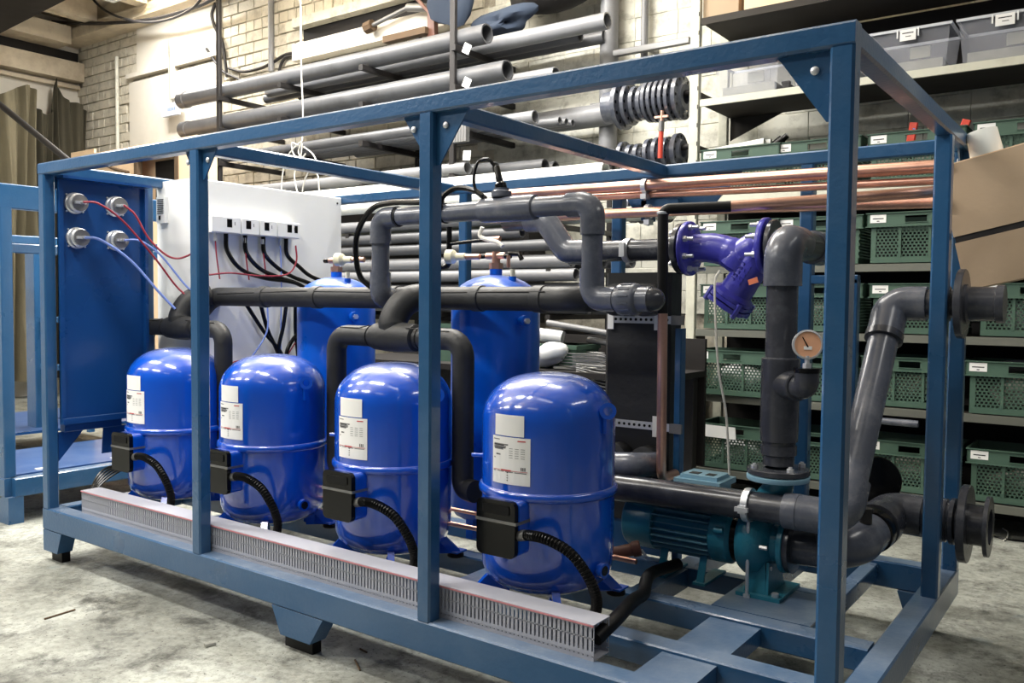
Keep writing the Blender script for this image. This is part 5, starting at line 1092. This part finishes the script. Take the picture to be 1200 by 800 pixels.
p = at(455, 45, Y=4.0); tag(MB().box(p.x, p.x+.55, 3.92, 4.0, p.z-.06, p.z+.0).build('timber_block', WOODD, base=(p.x, 3.95, p.z-.06)), 'short brown timber lying against the white beam', 'timber')

# ================================================================ LEFT SIDE
pc_ = thing('plywood_cabinet', 'light plywood cabinet with a dark square opening behind the end panel', 'cabinet', (-8.7, 3.5, 0))
MB().box(-9.98, -8.58, 3.2, 3.23, 0, 3.09).box(-9.98, -9.45, 3.2, 3.23, 3.09, 3.14).build('left_panel', PLY, pc_)
MB().box(-7.74, -7.42, 3.2, 3.23, 0, 3.09).build('right_panel', PLY, pc_)
MB().box(-8.58, -7.74, 3.2, 3.23, 2.99, 3.09).box(-8.58, -7.74, 3.2, 3.23, 0, 2.35).build('middle_panel', PLY, pc_)
MB().box(-8.58, -8.52, 3.185, 3.25, 2.35, 2.99).box(-7.80, -7.74, 3.185, 3.25, 2.35, 2.99).box(-8.52, -7.80, 3.185, 3.25, 2.94, 2.99).build('opening_frame', WOODD, pc_)
MB().box(-9.98, -7.42, 3.42, 3.45, 0, 3.07).box(-9.98, -7.42, 3.23, 3.45, 3.07, 3.09).box(-9.98, -9.95, 3.23, 3.42, 0, 3.07).box(-7.45, -7.42, 3.23, 3.42, 0, 3.07).build('carcass', PLY, pc_)
MB().box(-8.5, -7.8, 3.40, 3.42, 2.36, 2.93).build('dark_interior', BEAMK, pc_)
cable('curved_hose', [at(a, b, Y=3.15) for a, b in ((98, 196), (108, 193), (122, 193), (135, 198), (150, 202))], .02, WOODD, 'brown bent rod lying before the plywood cabinet', 'rod')
def curtain(y0, y1, ztop, m, lb, seed, x=-11.72, amp=.11):
    rnd = random.Random(seed); n, k = 90, 26; vs = []; fs = []
    ph = [rnd.uniform(0, 6.28) for _ in range(4)]
    for side in (0, .012):
        for i in range(n+1):
            u = i/n; y = y0+(y1-y0)*u; zt_ = ztop(u)
            for j in range(k+1):
                w = j/k; f = .35+.65*w
                dx = amp*f*(math.sin(u*38+ph[0]+math.sin(w*2.2+ph[1])*.9)+.5*math.sin(u*71+ph[2]+w*1.5))+.05*math.sin(w*5+u*9)*(1-w)
                vs.append((x+dx+side, y+.03*math.sin(w*4+u*12+ph[3]), zt_*(1-w)+.25*w))
    o = (n+1)*(k+1)
    for i in range(n):
        for j in range(k):
            a = i*(k+1)+j; b = a+k+1; fs.append((a, b, b+1, a+1)); fs.append((o+a, o+a+1, o+b+1, o+b))
    for i in range(n): a = i*(k+1); b = a+k+1; fs.append((a, o+a, o+b, b))
    tag(MB().add(vs, fs, True).build('curtain', m, base=(x, y0, .25)), lb, 'curtain', 'drapes hung on the left wall')
curtain(3.52, 4.30, lambda u: 4.02+.40*math.exp(-((u-.52)/.10)**2)-.12*math.sin(u*PI*2.0)+.22*max(0, .25-u), CLOTH, 'olive drape gathered to a hook in the corner', 3)
curtain(2.5, 3.56, lambda u: 4.12+.10*math.sin(u*9), CLOTHL, 'cream drape with dark folds at the left edge', 8, -11.6, .13)
curtain(2.2, 3.0, lambda u: 4.0+.08*math.sin(u*7), CLOTH, 'olive drape behind the cream one', 12, -11.85, .07)
tag(MB().cyl(at(-40, 90, Y=2.2), at(85, 192, Y=2.6), .035, 14).build('leaning_pole', DARK, base=at(20, 140, Y=2.4)), 'dark pole slanting across the drapes at the far left', 'pole')
# second blue skid standing to the left
s2 = thing('second_skid_frame', 'second blue steel skid standing empty behind the left end', 'frame', (-6.2, 1.1, 0))
def q2(a, b, w=.06, h=.06, nm='beam'): MB().bar(a, b, w, h, .006).build(nm, FRAME, s2)
q2((-4.98, .25, .22), (-4.98, 2.3, .22), .087, .115, 'base_rail'); q2((-8.2, .25, .22), (-4.98, .25, .22), .087, .115, 'base_rail'); q2((-8.2, 2.3, .22), (-4.98, 2.3, .22), .087, .115, 'base_rail')
q2((-5.03, .25, .28), (-5.03, .25, 1.93), .07, .07, 'post'); q2((-5.03, 2.28, .28), (-5.03, 2.28, 1.93), .06, .06, 'post')
q2((-5.03, .20, 2.0), (-5.03, 2.3, 2.0), .06, .15, 'top_rail'); q2((-8.2, .25, 2.0), (-5.03, .25, 2.0), .06, .15, 'top_rail')
q2((-5.1, .25, 1.69), (-5.1, 2.3, 1.69), .05, .06, 'cross_rail'); q2((-6.1, .6, 1.80), (-6.1, 2.3, 1.80), .3, .06, 'cross_rail')
q2((-7.0, 1.35, .28), (-7.0, 1.35, 1.9), .16, .08, 'post'); q2((-7.3, 1.9, .28), (-7.3, 1.9, 1.9), .12, .08, 'post'); q2((-6.4, 1.5, .28), (-6.4, 1.5, 1.75), .05, .05, 'post')
q2((-7.0, 1.35, 1.2), (-6.4, 1.5, 1.2), .05, .05, 'cross_rail'); q2((-7.0, 1.35, .8), (-6.4, 1.5, .8), .05, .05, 'cross_rail')
for x0, x1, y0 in ((-5.95, -5.03, .30), (-8.1, -6.75, .50)):
    d = MB().box(x0, x1, y0, 2.25, .265, .285).build('deck_plate', PANEL, s2)
    mb = MB()
    for yy in (.45, .95, 1.5): mb.box(x1-.09, x1-.05, yy, yy+.06, .285, .29)
    mb.build('deck_bolts', LABEL, d)
MB().prism([(-5.03, .21, .165), (-4.94, .21, .165), (-4.94, .21, .0), (-5.2, .21, .0)], (0, .09, 0)).build('foot', FRAME, s2)
for x, y in ((-5.03, 2.2), (-8.2, .21), (-8.2, 2.2)): MB().box(x, x+.09, y, y+.09, 0, .165).build('foot', FRAME, s2)

# ================================================================ BENCH WITH SCRAP BEHIND THE TANKS
bn = thing('work_bench', 'dark low bench with scrap behind the right-hand tank', 'bench', (-2.9, 2.9, 0))
MB().box(-4.6, -1.75, 2.5, 3.2, .90, .94).build('bench_top', BEAMK, bn)
for x, y in ((-4.5, 2.56), (-1.82, 2.56), (-4.5, 3.14), (-1.82, 3.14)): MB().bar((x, y, 0), (x, y, .90), .07, .07).build('leg', DARK, bn)
MB().box(-4.6, -1.75, 3.2, 3.23, .3, 1.15).build('back_board', BEAMK, bn)
p = at(680, 432, Y=2.7)
t = thing('wire_basket', 'grey wire basket with tangled loops on the bench', 'basket', (p.x, 2.7, .94))
mb = MB()
for k in range(5): mb.tube([(p.x+.16*math.cos(a*PI/10), 2.72+.12*math.sin(a*PI/10), .97+k*.02) for a in range(21)], .004, 5)
mb.build('rings', DSTEEL, t)
MB().box(p.x-.16, p.x+.12, 2.62, 2.84, .945, .96).build('tray', JUNK, t)
lump('white_rag', BAG, (p.x-.16, 2.62, .945), .09, 41, 'cream white rag beside the wire basket', 'rag', None, (1.2, .8, .7), .55)
p = at(640, 395, Y=2.8); tag(MB().lathe([(.012, -.2), (.045, -.2), (.045, .12), (.012, .12)], (p.x+.0, 2.8, 1.155), (1, .3, -.12), 18).build('white_roll', BAG, base=(p.x, 2.8, 1.1)), 'white roll seen between the right tank and the heat exchanger', 'roll')
for k, (a, b, lb) in enumerate((((642, 378), (722, 392), 'upper of the thin grey tubes behind the right tank'), ((640, 388), (660, 391), 'short thin grey tube stub behind the right tank'), ((690, 398), (722, 403), 'lower dark tube behind the heat exchanger'))):
    tag(MB().cyl(at(a[0], a[1], Y=3.0), at(b[0], b[1], Y=2.9), .022, 12).build('loose_tube', PIPEG if k < 2 else PIPED, base=at(a[0], a[1], Y=3.0)), lb, 'tube')
for k in range(8):
    xx, yy = at(715, 425+k*7, Y=2.55).x, 2.58
    z_ = 1.02-k*.012
    cable('bent_wire', [(xx-.30, yy, z_+.03), (xx-.08, yy, z_+.035), (xx+.06, yy-.02, z_+.0-k*.008), (xx-.03, yy-.04, z_-.035-k*.01), (xx-.25, yy-.03, z_-.03)], .004, DSTEEL, 'thin bent steel wire toward the heat exchanger, %s of the eight' % ('topmost', 'second', 'third', 'fourth', 'fifth', 'sixth', 'seventh', 'lowest')[k], 'wire', 'bent wires beside the heat exchanger', n=5)
for k, (x, z_, w, h) in enumerate(((-3.7, .94, .35, .28), (-2.75, .94, .30, .16))):
    tag(MB().box(x, x+w, 2.7, 3.0, z_, z_+h).box(x-.01, x+w+.01, 2.69, 3.01, z_+h-.03, z_+h).build('green_bin', CRATE, base=(x, 2.8, z_)), ('green bin on the bench left of the centre post', 'low green bin behind the gap of the foam arch')[k], 'bin')
# dark sheet and block standing in for the shade below the rack
tag(MB().box(-7.1, -3.75, 4.0, 4.26, 1.2, 2.3).box(-7.05, -3.8, 3.99, 4.0, 1.25, 2.25).build('shade_sheet', BEAMK, base=(-5, 4.1, 1.2)), 'dark sheet standing in for shade behind the low rack pipes', 'shade sheet')
lk = thing('shade_block', 'low dark block standing in for shade under the pipe rack', 'shade block', (-3.6, 3.9, 0))
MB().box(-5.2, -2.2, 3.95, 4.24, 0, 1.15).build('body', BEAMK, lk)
for k in range(3): MB().box(-5.15+k*1.0, -4.2+k*1.0, 3.935, 3.95, .05, 1.10).build('shade_slab', BEAMK, lk)

# ================================================================ CARDBOARD AT THE RIGHT EDGE
Mc = Matrix.Translation((0.02, 1.62, 1.45)) @ Matrix.Rotation(math.radians(-13), 4, 'Y')
cbx = thing('cardboard_carton', 'tilted brown cardboard carton with a dark strap beside the end post', 'box', (0.3, 1.68, 1.4))
MB().box(.0, .52, .0, .12, .0, .19, Mc).build('lower_side', CARD, cbx)
MB().box(.0, .52, .0, .12, .215, .50, Mc).build('upper_side', CARD, cbx)
MB().box(.004, .516, .004, .116, .19, .215, Mc).build('strap', DARK, cbx)
MB().box(.0, .52, .0, .12, .50, .504, Mc).build('top_flap', PLY, cbx)
p = Mc @ V(.17, .06, .505)
tag(MB().lathe([(.02, 0), (.058, 0), (.060, .004), (.056, .10), (.02, .10)], p, Mc.to_3x3() @ V(0, 0, 1), 28).build('tape_roll', PIPEW, base=p), 'white roll standing on the tilted cardboard carton', 'roll')

# ================================================================ SMALL THINGS ON THE FLOOR
cable('floor_cable', [at(a, b, Z=.006) for a, b in ((1150, 622), (1165, 628), (1182, 632), (1200, 634), (1230, 640))], .006, BLACK, 'thin black cable lying on the floor at the right edge')
cable('floor_string', [at(a, b, Z=.006) for a, b in ((1175, 619), (1181, 623), (1180, 630), (1176, 633))], .004, STRING, 'short white string end on the floor at the right')
for k, (a, b, c2_, d_2, lb) in enumerate(((52, 725, 88, 714, 'thin splinter lying on the bare floor at the left'), (416, 773, 422, 785, 'small dark peg on the floor before the skid'), (662-240, 760, 430, 764, 'tiny dark chip under the front rail'))):
    tag(MB().cyl(at(a, b, Z=.004), at(c2_, d_2, Z=.004), .004, 6).build('splinter', WOODD, base=at(a, b, Z=0)), lb, 'scrap')
tag(MB().cyl(at(240, 757, Z=.004), at(252, 754, Z=.004), .012, 8).build('dirt_clod', JUNK, base=at(240, 757, Z=0)), 'small grey clod on the floor in front of the left half', 'scrap')

# pieces of print, seams, ties and screws far too small to pick apart stay joined
SMALL_BITS = ('black_print', 'small_print', 'red_print', 'label_print', 'glue_seams', 'glue_seam', 'screws', 'small_screws', 'stud_bolts', 'cover_bolts', 'casing_bolts', 'bolt_holes', 'strap_holes', 'upright_slots', 'cast_marks', 'lettering', 'louver_slots', 'union_ribs', 'corrugation', 'flange_bolts', 'deck_bolts', 'lid_print', 'rim_ridges', 'slats', 'rings')
for o in bpy.data.objects:
    if o.parent is not None and o.name.split('.')[0] in SMALL_BITS: o['kind'] = 'stuff'
